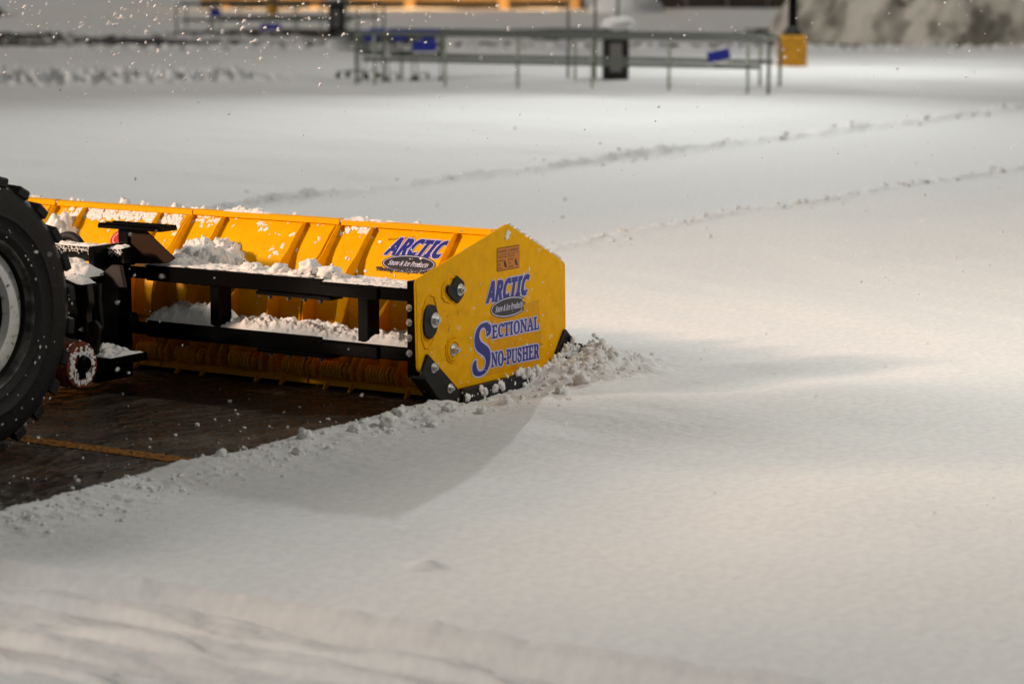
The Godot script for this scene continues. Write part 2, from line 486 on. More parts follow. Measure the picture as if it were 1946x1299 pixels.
# ------------------------------------------------------------------ camera, sky and light
func make_camera_and_light() -> void:
	var cam := Camera3D.new()
	add_child(cam)
	cam.position = Vector3(8.673, 2.65, 12.696)
	cam.rotation = Vector3(deg_to_rad(-8.354), deg_to_rad(33.0), 0)
	cam.near = 0.1
	cam.far = 900.0
	var lens := CameraAttributesPhysical.new()
	lens.frustum_focal_length = 17.5 / tan(deg_to_rad(14.70) / 2.0)
	lens.frustum_focus_distance = 16.0
	lens.frustum_near = 0.1
	lens.frustum_far = 900.0
	lens.exposure_aperture = 2.6
	cam.attributes = lens
	cam.fov = 14.70

	var sky := ProceduralSkyMaterial.new()  # a low overcast lit from below by the town
	sky.sky_top_color = Color(0.44, 0.435, 0.42)
	sky.sky_horizon_color = Color(0.28, 0.28, 0.27)
	sky.sky_curve = 0.2
	sky.ground_horizon_color = Color(0.30, 0.30, 0.29)
	sky.ground_bottom_color = Color(0.30, 0.30, 0.29)
	sky.sun_angle_max = 1.0
	sky.energy_multiplier = 1.0
	var env := Environment.new()
	env.background_mode = Environment.BG_SKY
	env.sky = Sky.new()
	env.sky.sky_material = sky
	env.tonemap_mode = Environment.TONE_MAPPER_LINEAR
	env.tonemap_exposure = 1.0
	env.sdfgi_enabled = true
	env.ssao_enabled = true
	env.ssil_enabled = true
	var we := WorldEnvironment.new()
	we.environment = env
	add_child(we)

	var key := DirectionalLight3D.new()  # the cool lot lighting high behind the loader
	key.name = "lot_light"
	add_child(key)
	key.look_at_from_position(Vector3.ZERO, Vector3(0.76, -0.50, -0.80))
	key.light_color = Color(1.0, 0.965, 0.92)
	key.light_energy = 0.44
	key.light_angular_distance = 9.0
	key.shadow_enabled = true
	key.sky_mode = DirectionalLight3D.SKY_MODE_LIGHT_ONLY

func lamp_head(post: Node3D, at: Vector3, aim: Vector3, energy: float, color: Color, cone: float, size := 0.25) -> void:
	# a flat head turned towards what it lights: housing, glowing panel, and the light just in front of the panel
	var tilt := Basis.looking_at(aim - at, Vector3.UP if absf((aim - at).normalized().y) < 0.95 else Vector3.RIGHT)
	var w := maxf(0.5, size * 2.0)
	var head := obj("lamp_head", Shape.new().box(Vector3(0, 0, 0.07), Vector3(w + 0.12, 0.42, 0.14), 0.02), M.black, post, at)
	head.basis = tilt
	var glow := mat(color, 0.5)
	glow.emission_enabled = true
	glow.emission = color
	glow.emission_energy_multiplier = 4.0
	var panel := obj("lamp_panel", Shape.new().box(Vector3(0, 0, -0.01), Vector3(w, 0.32, 0.02), 0.004), glow, post, at)
	panel.basis = tilt
	var l := SpotLight3D.new()
	post.add_child(l)
	l.position = at - tilt.z * 0.06
	l.look_at(post.to_global(aim), post.global_basis * tilt.y)
	l.light_color = color
	l.light_energy = energy
	l.light_size = size
	l.spot_angle = cone
	l.spot_angle_attenuation = 1.0
	l.spot_range = 120
	l.spot_attenuation = 2
	l.shadow_enabled = true

# ------------------------------------------------------------------ the snow on the ground
var drift: FastNoiseLite
var ripple: FastNoiseLite
var lumps: FastNoiseLite
var fine: FastNoiseLite
var patchy: FastNoiseLite

func bump(d: float, w: float) -> float:
	return exp(-d * d / (w * w))

func snow_height(x: float, z: float) -> float:
	var h := 0.075 + 0.05 * drift.get_noise_2d(x, z)
	h += 0.045 * drift.get_noise_2d(x * 0.7 + z * 0.35 + 31.0, z * 2.2 - x * 0.6)
	var crust := 0.5 + 0.8 * drift.get_noise_2d(x * 1.7 - 60.0, z * 1.7 + 12.0)
	h += 0.014 * crust * ripple.get_noise_2d(x * 0.35 + z * 0.25, z * 1.1 - x * 0.3)
	var clod := lumps.get_noise_2d(x, z)
	var f := fine.get_noise_2d(x, z)
	h += 0.003 * clampf(crust, 0.15, 1.0) * f + 0.012 * maxf(0.0, clod - 0.38)
	# the two swaths ploughed before this one are only dusted over again; a ridge of spilt clods runs between them
	var wob := 0.10 * drift.get_noise_2d(x * 3.0 + 40.0, z * 3.0)
	if x < -2.8:
		var inside := smoothstep(-3.75, -3.95, x + wob) * (1.0 - smoothstep(-8.5, -8.7, x + wob))
		h = lerpf(h, 0.028 + 0.012 * ripple.get_noise_2d(x * 0.5, z * 0.12), inside)
		var far := 0.55 + 0.45 * clampf((z + 8.0) / -14.0, 0, 1)
		h += maxf(0.0, 0.028 + 0.05 * clod) * bump(x + wob + 3.75, 0.18) * far
		h += maxf(0.0, 0.035 + 0.05 * clod) * bump(x + wob + 8.65, 0.24)
	# the swath this plough has just cleared, down to the asphalt
	if z > -2.4:
		var ragged := 0.05 * lumps.get_noise_2d(x * 0.7 + 9.0, z * 0.7) + 0.018 * f
		var back := smoothstep(-0.35, -0.2, z)
		var near := smoothstep(-2.2, -0.6, z)
		if x < 1.6:
			# the spill along the swath's edge
			var big := lumps.get_noise_2d(x * 0.42 + 5.0, z * 0.42)
			var spill := maxf(0.0, 0.006 + 0.026 * clod + 0.026 * maxf(0.0, big) + 0.014 * f) * bump(x - 0.26, 0.24)
			spill += 0.010 * bump(x - 0.14, 0.10)
			h += spill * near * (0.55 + 0.45 * smoothstep(3.2, 0.5, z))
		var cut := smoothstep(0.05, -0.03, x + ragged) * back * smoothstep(-4.82, -4.74, x)
		h = lerpf(h, -0.04, cut)
	# scraped thin right beside the end plate
	if x > -0.1 and x < 0.65 and z > -1.1 and z < 0.3:
		h *= 1.0 - 0.8 * smoothstep(0.60, 0.12, x) * smoothstep(-1.0, -0.65, z) * smoothstep(0.3, 0.0, z)
	# what the end plate throws aside
	if x > -0.6 and x < 1.6 and z < 0.8 and z > -3.0:
		var d := Vector2(x - 0.18, (z + 1.42) * 0.8)
		var e := Vector2(x - 0.10, (z + 0.55) * 0.45)
		h += maxf(0.0, 0.10 + 0.08 * clod + 0.07 * f) * exp(-d.length_squared() / 0.075)
		h += maxf(0.0, 0.0 + 0.035 * clod + 0.015 * f) * exp(-e.length_squared() / 0.05)
	# the wheel track that crosses in front of the camera
	if z > 4.0 and z < 7.4:
		var c := z - 5.30 + 0.03 * drift.get_noise_2d(x * 2.0, 7.0)
		var rut := smoothstep(0.62, 0.54, absf(c))
		var wave := 0.5 + 0.5 * sin(c * 24.0 + 0.7 * drift.get_noise_2d(x * 3.0, 3.0))
		var groove := 0.055 * smoothstep(0.25, 0.6, wave) * clampf(0.8 + 1.3 * ripple.get_noise_2d(x * 0.8, z * 3.0), 0.15, 1.3) + 0.010 * lumps.get_noise_2d(x * 0.5, z * 2.4)
		h = lerpf(h, 0.004 + groove, rut)
		h += 0.055 * bump(c + 0.66, 0.06) * (1.0 + 0.3 * clod)
		h += 0.05 * exp(-(pow(x - 2.6, 2) + pow(z - 6.0, 2)) / 0.006)
	h += 0.035 * exp(-(pow(x - 2.35, 2) + pow(z - 3.62, 2)) / 0.004)
	# churned-up ground farther off
	if z < -24.0:
		var dd := Vector2(x, z)
		var pa := patchy.get_noise_2d(x, z)
		h += 0.02 * pa
		# the road behind the trolley bays is ploughed bare
		var r := (dd - Vector2(-19.4, -56.5)).dot(Vector2(-0.545, -0.839))
		var road := smoothstep(0.0, 1.5, r + 2.0 * pa) * (1.0 - smoothstep(18.0, 24.0, r + 3.0 * pa))
		h = lerpf(h, -0.004 + 0.06 * pa + 0.035 * clod, road)
		h += (0.10 + 0.2 * clod) * bump(r + 1.0 + pa, 0.9) * (0.3 + 0.7 * smoothstep(-44.0, -36.0, x))
	if z < -20.0 and x < -20.0:
		var q := (x - 8.673) * -0.545 + (z - 12.696) * -0.839
		var lat := (x - 8.673) * 0.839 - (z - 12.696) * 0.545
		h += maxf(0.0, 0.14 + 0.45 * clod) * bump(q - 54.5 - 0.25 * (lat + 8.0), 1.3) * smoothstep(-4.0, -6.5, lat)
	return h

func make_snow() -> void:
	drift = noise_of(101, 0.16, 3)
	ripple = noise_of(102, 1.1, 4)
	lumps = noise_of(103, 4.2, 4)
	fine = noise_of(104, 16.0, 3)
	patchy = noise_of(105, 0.12, 4)
	var depths := PackedFloat32Array([-60.0, -30.0, -15.0, -8.0, -4.0, -2.0])
	for k in 66:
		depths.append(-1.0 + 0.135 * k)
	var d := 8.0
	while d < 175.0:
		depths.append(d)
		d += clampf(d * d / 7022.0 * 1.15, 0.020 if d > 11.5 else 0.016, 3.0) if d > 19.5 else (0.024 if d > 12 else 0.018)
	var cols := PackedFloat32Array()
	for k in 26:
		cols.append(-0.25 - 0.75 * pow((26.0 - k) / 26.0, 2.2))
	var nc := 400
	for k in nc + 1:
		cols.append(-0.25 + 0.5 * k / nc)
	for k in 26:
		cols.append(0.25 + 0.75 * pow((k + 1.0) / 26.0, 2.2))
	var fwd := Vector2(-sin(deg_to_rad(33.0)), -cos(deg_to_rad(33.0)))
	var rt := Vector2(cos(deg_to_rad(33.0)), -sin(deg_to_rad(33.0)))
	var eye := Vector2(8.673, 12.696)
	var w := cols.size()
	var pos := PackedVector3Array()
	pos.resize(w * depths.size())
	var i := 0
	for dd in depths:
		for c in cols:
			var inner := clampf(c, -0.25, 0.25)
			var lat := inner / 0.25 * (0.225 * maxf(dd, 8.0) + 0.5) + (c - inner) * 120.0
			var q := eye + fwd * dd + rt * lat
			pos[i] = Vector3(q.x, snow_height(q.x, q.y), q.y)
			i += 1
	var nor := PackedVector3Array()
	nor.resize(pos.size())
	var idx := PackedInt32Array()
	var rows := depths.size()
	for r in rows:
		for c in w:
			var k := r * w + c
			var a := pos[k + (1 if c < w - 1 else 0)] - pos[k - (1 if c > 0 else 0)]
			var b := pos[k + (w if r < rows - 1 else 0)] - pos[k - (w if r > 0 else 0)]
			nor[k] = a.cross(b).normalized()
			if r < rows - 1 and c < w - 1:
				# leave out what lies wholly under the cleared asphalt
				if pos[k].y > -0.03 or pos[k + 1].y > -0.03 or pos[k + w].y > -0.03 or pos[k + w + 1].y > -0.03:
					idx.append_array([k, k + w, k + 1, k + 1, k + w, k + w + 1])
	var arr := []
	arr.resize(Mesh.ARRAY_MAX)
	arr[Mesh.ARRAY_VERTEX] = pos
	arr[Mesh.ARRAY_NORMAL] = nor
	arr[Mesh.ARRAY_INDEX] = idx
	var m := ArrayMesh.new()
	m.add_surface_from_arrays(Mesh.PRIMITIVE_TRIANGLES, arr)
	struct(obj("snow_cover", m, M.snow), "fresh snow lying over the car park, ridged where the plough has passed")
	print("snow vertices ", pos.size())

func sheet(x0: float, z0: float, x1: float, z1: float, y: float, n := 1) -> ArrayMesh:
	var p := PlaneMesh.new()
	p.size = Vector2(x1 - x0, z1 - z0)
	p.subdivide_width = n
	p.subdivide_depth = n
	p.center_offset = Vector3((x0 + x1) / 2, y, (z0 + z1) / 2)
	var m := ArrayMesh.new()
	m.add_surface_from_arrays(Mesh.PRIMITIVE_TRIANGLES, p.get_mesh_arrays())
	return m

func make_ground() -> void:
	struct(obj("asphalt", sheet(-500, -500, 500, 500, 0), M.asphalt), "dark wet asphalt of the car park under the snow")
	# the scraped swath: wet asphalt with thin smears of snow the blade left, drawn out along the way it drives
	var along := noise_of(71, 1.0, 5)
	var blot := noise_of(72, 1.0, 4)
	var grit := noise_of(73, 1.0, 2)
	var img := Image.create(1024, 1024, false, Image.FORMAT_RGB8)
	for v in 1024:
		for u in 1024:
			var x := u / 1024.0 * 4.8
			var z := v / 1024.0 * 6.4
			var b0 := blot.get_noise_2d(x * 2.1 + 9.0, z * 1.7)
			var s := along.get_noise_2d(x * 2.4 + 0.7 * z + 0.25 * b0, z * 0.8 + 0.2 * b0)
			var b := blot.get_noise_2d(x * 0.9, z * 0.6)
			var g := grit.get_noise_2d(x * 60.0, z * 40.0)
			var a := 0.030 + 0.014 * g + 0.010 * b
			var snow := clampf((s + 0.55 * b - 0.02) * 2.0, 0, 1) * clampf(0.55 + 0.9 * g, 0, 1)
			var c := Color(a * 1.25, a, a * 0.68).lerp(Color(0.36, 0.31, 0.26), snow * 0.30)
			img.set_pixel(u, v, c.linear_to_srgb())
	var m := StandardMaterial3D.new()
	m.albedo_texture = ImageTexture.create_from_image(img)
	m.uv1_scale = Vector3(1, 2, 1)
	m.roughness = 0.36
	m.metallic_specular = 0.5
	bumpy(m, noise_tex(74, 0.08, [], 512, 4, 6.0), 0.6)
	struct(obj("scraped_lane", sheet(-4.9, -0.6, 0.4, 13.4, 0.004), m), "strip of asphalt just scraped bare behind the plough, smeared with snow")
	struct(obj("bay_line", sheet(-4.7, 2.07, 0.6, 2.20, 0.008, 4), M.lane_paint), "worn yellow bay line across the scraped asphalt")

# ------------------------------------------------------------------ heaps of snow lying on things
# a rectangle of uneven snow: height() gives its height above the base at (u, v) in 0..1
func heap(x0: float, z0: float, x1: float, z1: float, y: float, nx: int, nz: int, height: Callable) -> ArrayMesh:
	var pos := PackedVector3Array()
	for r in nz + 1:
		for c in nx + 1:
			var x := lerpf(x0, x1, float(c) / nx)
			var z := lerpf(z0, z1, float(r) / nz)
			pos.append(Vector3(x, y + height.call(x, z, float(c) / nx, float(r) / nz), z))
	var nor := PackedVector3Array()
	var idx := PackedInt32Array()
	var w := nx + 1
	for r in nz + 1:
		for c in w:
			var k := r * w + c
			var a := pos[k + (1 if c < nx else 0)] - pos[k - (1 if c > 0 else 0)]
			var b := pos[k + (w if r < nz else 0)] - pos[k - (w if r > 0 else 0)]
			nor.append(b.cross(a).normalized())
			if r < nz and c < nx and maxf(maxf(pos[k].y, pos[k + 1].y), maxf(pos[k + w].y, pos[k + w + 1].y)) > y + 0.0005:
				idx.append_array([k, k + 1, k + w, k + 1, k + w + 1, k + w])
	var arr := []
	arr.resize(Mesh.ARRAY_MAX)
	arr[Mesh.ARRAY_VERTEX] = pos
	arr[Mesh.ARRAY_NORMAL] = nor
	arr[Mesh.ARRAY_INDEX] = idx
	var m := ArrayMesh.new()
	m.add_surface_from_arrays(Mesh.PRIMITIVE_TRIANGLES, arr)
	return m

func dome_edge(v: float, soft := 0.18) -> float:  # 0 at both edges, 1 in the middle
	return clampf(minf(v, 1.0 - v) / soft, 0, 1)

func crest(x: float, marks: Array) -> float:  # linear between [x, height] marks
	for i in marks.size() - 1:
		if x <= marks[i + 1][0]:
			var t := clampf((x - marks[i][0]) / (marks[i + 1][0] - marks[i][0]), 0, 1)
			return lerpf(marks[i][1], marks[i + 1][1], t)
	return marks[-1][1]

# ------------------------------------------------------------------ the plough
const BOARD := [[-0.53, 0.99], [-0.46, 0.93], [-0.385, 0.85], [-0.315, 0.76], [-0.26, 0.67], [-0.22, 0.58], [-0.20, 0.50], [-0.195, 0.40], [-0.20, 0.30], [-0.215, 0.20], [-0.235, 0.12]]

func board_z(y: float) -> float:
	for i in BOARD.size() - 1:
		if y >= BOARD[i + 1][1]:
			var t: float = (y - BOARD[i][1]) / (BOARD[i + 1][1] - BOARD[i][1])
			return lerpf(BOARD[i][0], BOARD[i + 1][0], t)
	return BOARD[-1][0]

func board_sheet(x0: float, x1: float, y0: float, y1: float, off: float, thick: float, uv := false) -> ArrayMesh:
	var st := SurfaceTool.new()
	st.begin(Mesh.PRIMITIVE_TRIANGLES)
	st.set_smooth_group(1)
	var n := 18
	var rows := []
	for i in n + 1:
		var y := lerpf(y0, y1, float(i) / n)
		rows.append(Vector2(board_z(y) + off, y))
	for i in n:
		var a: Vector2 = rows[i]
		var b: Vector2 = rows[i + 1]
		var p := [Vector3(x0, a.y, a.x), Vector3(x1, a.y, a.x), Vector3(x1, b.y, b.x), Vector3(x0, b.y, b.x)]
		var t := [Vector2(0, 1.0 - float(i) / n), Vector2(1, 1.0 - float(i) / n), Vector2(1, 1.0 - float(i + 1) / n), Vector2(0, 1.0 - float(i + 1) / n)]
		for k in [0, 2, 1, 0, 3, 2]:
			if uv: st.set_uv(t[k])
			st.add_vertex(p[k])
		if thick > 0:
			for k in [0, 1, 2, 0, 2, 3]:
				if uv: st.set_uv(t[k])
				st.add_vertex(p[k] - Vector3(0, 0, thick))
	st.generate_normals()
	st.index()
	return st.commit()

func rib_poly(y0: float, y1: float, deep: Callable) -> PackedVector2Array:  # (-z, y) for side_frame
	var p := PackedVector2Array()
	var n := 16
	for i in n + 1:
		var y := lerpf(y0, y1, float(i) / n)
		p.append(Vector2(-(board_z(y) - 0.002), y))
	for i in n + 1:
		var y := lerpf(y1, y0, float(i) / n)
		p.append(Vector2(-(board_z(y) + deep.call(y)), y))
	return p

func hex_bolt(r: float, h: float) -> Shape:  # axis +x, seat at x 0
	var s := Shape.new()
	s.lathe(PackedVector2Array([Vector2(0, 0.0), Vector2(0, r * 1.5), Vector2(0.004, r * 1.5), Vector2(0.004, 0)]), 14, Transform3D(), false)
	s.lathe(PackedVector2Array([Vector2(0.003, r), Vector2(h * 0.8, r), Vector2(h, r * 0.8), Vector2(h, 0)]), 6, Transform3D(), false)
	s.lathe(PackedVector2Array([Vector2(h, r * 0.5), Vector2(h * 1.35, r * 0.5), Vector2(h * 1.35, 0)]), 8, Transform3D(), false)
	return s

func rounded(poly: PackedVector2Array, r: float, n := 4) -> PackedVector2Array:
	var out := PackedVector2Array()
	for i in poly.size():
		var p := poly[i]
		var a := poly[(i + poly.size() - 1) % poly.size()]
		var b := poly[(i + 1) % poly.size()]
		var da := (a - p).normalized() * minf(r, a.distance_to(p) * 0.45)
		var db := (b - p).normalized() * minf(r, b.distance_to(p) * 0.45)
		for k in n + 1:
			var t := float(k) / n
			out.append((p + da).lerp(p, t).lerp(p.lerp(p + db, t), t))
	return out

func zy(list: Array) -> PackedVector2Array:  # [[z, y] ...] -> (-z, y)
	var p := PackedVector2Array()
	for e in list:
		p.append(Vector2(-e[0], e[1]))
	return p

func ring(cz: float, cy: float, r: float, n := 20) -> Array:
	var p := []
	for k in n:
		p.append([cz + r * cos(TAU * k / n), cy + r * sin(TAU * k / n)])
	return p

func make_plough() -> void:
	var t := thing("snow_pusher", "yellow sectional snow pusher plough with black push frame and lettered end plate", "snow plow")
	var deep := func(y: float) -> float:
		return 0.062 + 0.055 * smoothstep(0.84, 0.70, y) - 0.02 * smoothstep(0.30, 0.15, y)
	var rib_mesh: ArrayMesh = Shape.new().prism(rib_poly(0.13, 0.975, deep), 0.010, side_frame(-0.005), 0.002).mesh()
	var low_mesh: ArrayMesh = Shape.new().prism(rib_poly(0.13, 0.60, func(y: float) -> float: return 0.10 * smoothstep(0.60, 0.50, y) + 0.005), 0.012, side_frame(-0.006), 0.002).mesh()
	var board_mesh := board_sheet(0.006, SECTION - 0.006, 0.12, 0.985, 0.0, 0.008)
	var lip := Shape.new().box(Vector3(SECTION / 2, 0.990, -0.497), Vector3(SECTION - 0.012, 0.034, 0.010), 0.002)
	lip.box(Vector3(SECTION / 2, 1.004, -0.526), Vector3(SECTION - 0.012, 0.008, 0.066), 0.002)
	var lip_mesh: ArrayMesh = lip.mesh()
	var print_m := board_print()
	var em := emblem_print()
	for k in 4:
		var x0 := -1.167 - 1.1865 * k
		var s := obj("moldboard_section", board_mesh, M.yellow, t, Vector3(x0, 0.003 * (k % 2), 0.004 * (k % 2)))
		if k == 0: s.scale.x = 0.955
		for rx in [0.011, 0.277, 0.926, SECTION - 0.011]:
			obj("rib", rib_mesh, M.yellow, s, Vector3(rx, 0, 0))
		obj("lower_rib", low_mesh, M.yellow, s, Vector3(0.60, 0, 0))
		obj("top_lip", lip_mesh, M.edge, s)
		# spring-loaded cutting edge at the foot of the section
		var te := obj("trip_edge", Shape.new().box(Vector3(SECTION / 2, 0.105, -0.225), Vector3(SECTION - 0.02, 0.15, 0.016), 0.003).box(Vector3(SECTION / 2, 0.060, -0.190), Vector3(SECTION - 0.02, 0.012, 0.060), 0.003), M.grimy, t, Vector3(x0, 0, 0))
		if k == 0: te.scale.x = 0.955
		obj("foot_bar", Shape.new().box(Vector3(SECTION / 2, 0.042, -0.150), Vector3(SECTION - 0.012, 0.034, 0.012), 0.003).box(Vector3(SECTION / 2, 0.027, -0.180), Vector3(SECTION - 0.012, 0.010, 0.05), 0.002), M.edge, te)
		obj("cutting_edge", Shape.new().box(Vector3(SECTION / 2, 0.018, -0.245), Vector3(SECTION - 0.02, 0.034, 0.026), 0.003), M.worn, te)
		for fx in [0.16, 0.36, 0.80, 1.0]:
			obj("edge_fin", Shape.new().prism(rounded(zy([[-0.16, 0.05], [-0.135, 0.058], [-0.095, 0.012], [-0.10, 0.002], [-0.125, 0.004], [-0.16, 0.02]]), 0.01), 0.014, side_frame(-0.007), 0.002), M.edge, te, Vector3(fx, 0, 0))
	# springs along the foot, in pairs between brackets
	var coil := PackedVector3Array()
	for i in 7 * 14 + 1:
		var a := TAU * i / 14.0
		coil.append(Vector3(-0.085 + 0.17 * i / 98.0, 0.046 * cos(a), 0.046 * sin(a)))
	var coil_mesh: ArrayMesh = Shape.new().path(coil, 0.010, 6).mesh()
	for sx in [-2.42, -2.10, -1.665, -1.24, -0.95, -0.60, -0.30, -2.85, -3.25, -3.6, -4.1, -4.45]:
		obj("spring", coil_mesh, M.grimy, t, Vector3(sx, 0.128, -0.135))
		obj("spring_rod", Shape.new().rod(Vector3(-0.12, 0, 0), Vector3(0.12, 0, 0), 0.018, 10).lathe(PackedVector2Array([Vector2(0.095, 0.0), Vector2(0.095, 0.052), Vector2(0.108, 0.052), Vector2(0.108, 0.030), Vector2(0.125, 0.028), Vector2(0.125, 0)]), 16, Transform3D(), false), M.grimy, t, Vector3(sx, 0.128, -0.135))
	for bx in [-2.26, -1.92, -1.83, -1.50, -1.42, -1.09, -0.80, -0.74, -0.46, -0.14, -2.60, -3.05, -3.85]:
		obj("spring_bracket", Shape.new().prism(rounded(zy([[-0.225, 0.26], [-0.13, 0.22], [-0.075, 0.15], [-0.085, 0.08], [-0.215, 0.055]]), 0.02), 0.014, side_frame(-0.007), 0.002), M.grimy, t, Vector3(bx, 0, 0))
	# print on the first section, and the round sticker on the third
	obj("maker_print", board_sheet(-0.790, -0.270, 0.715, 0.945, 0.003, 0.0, true), print_m, t)
	obj("round_sticker", board_sheet(-2.93, -2.815, 0.755, 0.855, 0.003, 0.0, true), em, t)

	# end plates
	var hexa := rounded(zy([[-0.612, 1.037], [-1.272, 0.738], [-1.281, 0.312], [-1.08, 0.085], [-0.08, 0.075], [0.335, 0.262], [0.353, 0.793]]), 0.03)
	var plate := obj("end_plate", Shape.new().prism(hexa, 0.018, side_frame(-0.018), 0.004), M.yellow, t)
	obj("end_plate", Shape.new().prism(hexa, 0.018, side_frame(LEFT_END), 0.004), M.yellow, t)
	var face := QuadMesh.new()
	face.size = Vector2(0.84, 0.62)
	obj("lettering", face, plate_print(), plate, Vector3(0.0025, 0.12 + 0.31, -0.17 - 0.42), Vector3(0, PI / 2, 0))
	var wq := QuadMesh.new()
	wq.size = Vector2(0.246, 0.14)
	obj("warning_label", wq, warning_print(), plate, Vector3(0.0025, 0.829, -0.614), Vector3(0, PI / 2, 0))
	var scuffs := Image.create(512, 640, false, Image.FORMAT_RGBA8)
	scuffs.fill(Color(0.25, 0.2, 0.1, 0.0))
	var rs := RandomNumberGenerator.new()
	rs.seed = 12
	for k in 90:
		var c0: Vector2 = [Vector2(0.36, 0.46), Vector2(0.13, 0.30), Vector2(0.36, 0.11)][k % 3] + Vector2(rs.randfn() * 0.06, rs.randfn() * 0.07)
		var dirn := Vector2.from_angle(rs.randf_range(0.9, 2.2) + (PI / 2 if rs.randf() < 0.2 else 0.0)) * (0.008 + 0.05 * pow(rs.randf(), 3.0))
		var wd := dirn.orthogonal().normalized() * rs.randf_range(0.0006, 0.0022)
		var quad := PackedVector2Array()
		for v in [c0 - wd, c0 + dirn * 0.5 - wd * 1.5, c0 + dirn, c0 + dirn * 0.4 + wd * 1.6, c0 + wd]:
			quad.append(Vector2(v.x * 1000.0, 640.0 - v.y * 1000.0))
		fill(scuffs, [quad], [Color(0.20, 0.13, 0.06, 0.75), Color(0.75, 0.62, 0.35, 0.8), Color(0.35, 0.2, 0.08, 0.6)][k % 3])
	var sq := QuadMesh.new()
	sq.size = Vector2(0.5, 0.62)
	obj("scuff_marks", sq, print_mat(scuffs), plate, Vector3(0.0015, 0.55, 0.09), Vector3(0, PI / 2, 0))
	# pivot slots: a welded ring, a black wedge block and a bolt
	var weld := Shape.new()
	for slot in [[-0.02, 0.70, 0.115, 0.072, 0.1], [0.225, 0.54, 0.075, 0.155, -0.15], [-0.015, 0.345, 0.068, 0.075, 0.0]]:
		var pts := PackedVector3Array()
		for k in 33:
			var a := TAU * k / 32
			var wob := 1.0 + 0.04 * sin(k * 2.3)
			var v := Vector2(cos(a) * slot[2], sin(a) * slot[3]).rotated(slot[4]) * wob
			pts.append(Vector3(0.001, slot[1] + v.y, slot[0] - v.x))
		weld.path(pts, 0.007, 6, false)
	obj("weld_bead", weld, M.yellow, plate)
	var w1 := rounded(zy([[-0.045, 0.785], [-0.125, 0.735], [-0.118, 0.655], [-0.055, 0.612], [0.012, 0.655], [0.055, 0.690], [0.050, 0.735], [0.008, 0.725]]), 0.015)
	var b1 := obj("pivot_block", Shape.new().prism(w1, 0.016, side_frame(0.001), 0.004), M.worn, plate)
	obj("pivot_bolt", hex_bolt(0.024, 0.026), M.steel, b1, Vector3(0.017, 0.695, -0.075))
	var w2 := rounded(zy([[0.235, 0.645], [0.165, 0.625], [0.148, 0.545], [0.165, 0.470], [0.235, 0.430], [0.290, 0.475], [0.300, 0.555], [0.285, 0.615]]), 0.03)
	var b2 := obj("pivot_block", Shape.new().prism(w2, 0.018, side_frame(0.001), 0.004), M.worn, plate)
	obj("pivot_bolt", hex_bolt(0.030, 0.028), M.steel, b2, Vector3(0.019, 0.545, 0.190))
	var b3 := obj("washer", Shape.new().lathe(PackedVector2Array([Vector2(0.0, 0.068), Vector2(0.012, 0.064), Vector2(0.014, 0.050), Vector2(0.005, 0.046), Vector2(0.005, 0)]), 28, Transform3D(Basis(), Vector3(0, 0.345, -0.018)), false), M.yellow, plate)
	obj("pivot_bolt", hex_bolt(0.025, 0.032), M.steel, b3, Vector3(0.006, 0.345, -0.018))
	obj("bolt_hole", Shape.new().prism(rounded(zy([[-0.590, 0.962], [-0.618, 0.962], [-0.622, 1.0], [-0.605, 1.018], [-0.588, 1.0]]), 0.008), 0.0015, side_frame(0.0008), 0.0003), M.grimy, plate)

	# wear shoe: kinked plates at heel and toe and a runner between them, with snow-filled bolts
	var heel := obj("wear_shoe_heel", Shape.new().prism(rounded(zy([[0.262, 0.358], [0.318, 0.262], [0.330, 0.225], [0.10, 0.012], [0.0, 0.012], [-0.075, 0.045], [-0.080, 0.086]]), 0.012), 0.020, side_frame(0.001), 0.004), M.worn, t)
	obj("heel_flange", Shape.new().prism(PackedVector2Array([Vector2(-0.035, 0.0), Vector2(0.07, 0.0), Vector2(0.07, 0.022), Vector2(-0.035, 0.022)]), 0.335, Transform3D(Basis(Vector3(1, 0, 0), Vector3(0, -0.73, 0.68).normalized(), Vector3(0, -0.68, -0.73).normalized()), Vector3(0.0, 0.240, 0.345)), 0.003), M.worn, heel)
	obj("shoe_bolt", hex_bolt(0.020, 0.022), M.steel, heel, Vector3(0.021, 0.268, 0.207))
	obj("shoe_bolt", hex_bolt(0.020, 0.022), M.steel, heel, Vector3(0.021, 0.125, 0.04))
	obj("wear_shoe_runner", Shape.new().box(Vector3(0.012, 0.055, -0.59), Vector3(0.055, 0.100, 1.02), 0.008), M.worn, t)
	var toe := obj("wear_shoe_toe", Shape.new().prism(rounded(zy([[-1.245, 0.325], [-1.315, 0.268], [-1.375, 0.205], [-1.34, 0.02], [-1.10, 0.02], [-1.07, 0.088]]), 0.012), 0.022, side_frame(0.001), 0.004), M.worn, t)
	obj("toe_flange", Shape.new().prism(rounded(zy([[-1.36, 0.222], [-1.455, 0.198], [-1.462, 0.150], [-1.36, 0.0], [-1.30, 0.02], [-1.37, 0.15]]), 0.015), 0.07, side_frame(-0.02), 0.005), M.worn, toe)
	obj("shoe_bolt", hex_bolt(0.020, 0.022), M.steel, toe, Vector3(0.023, 0.15, -1.16))

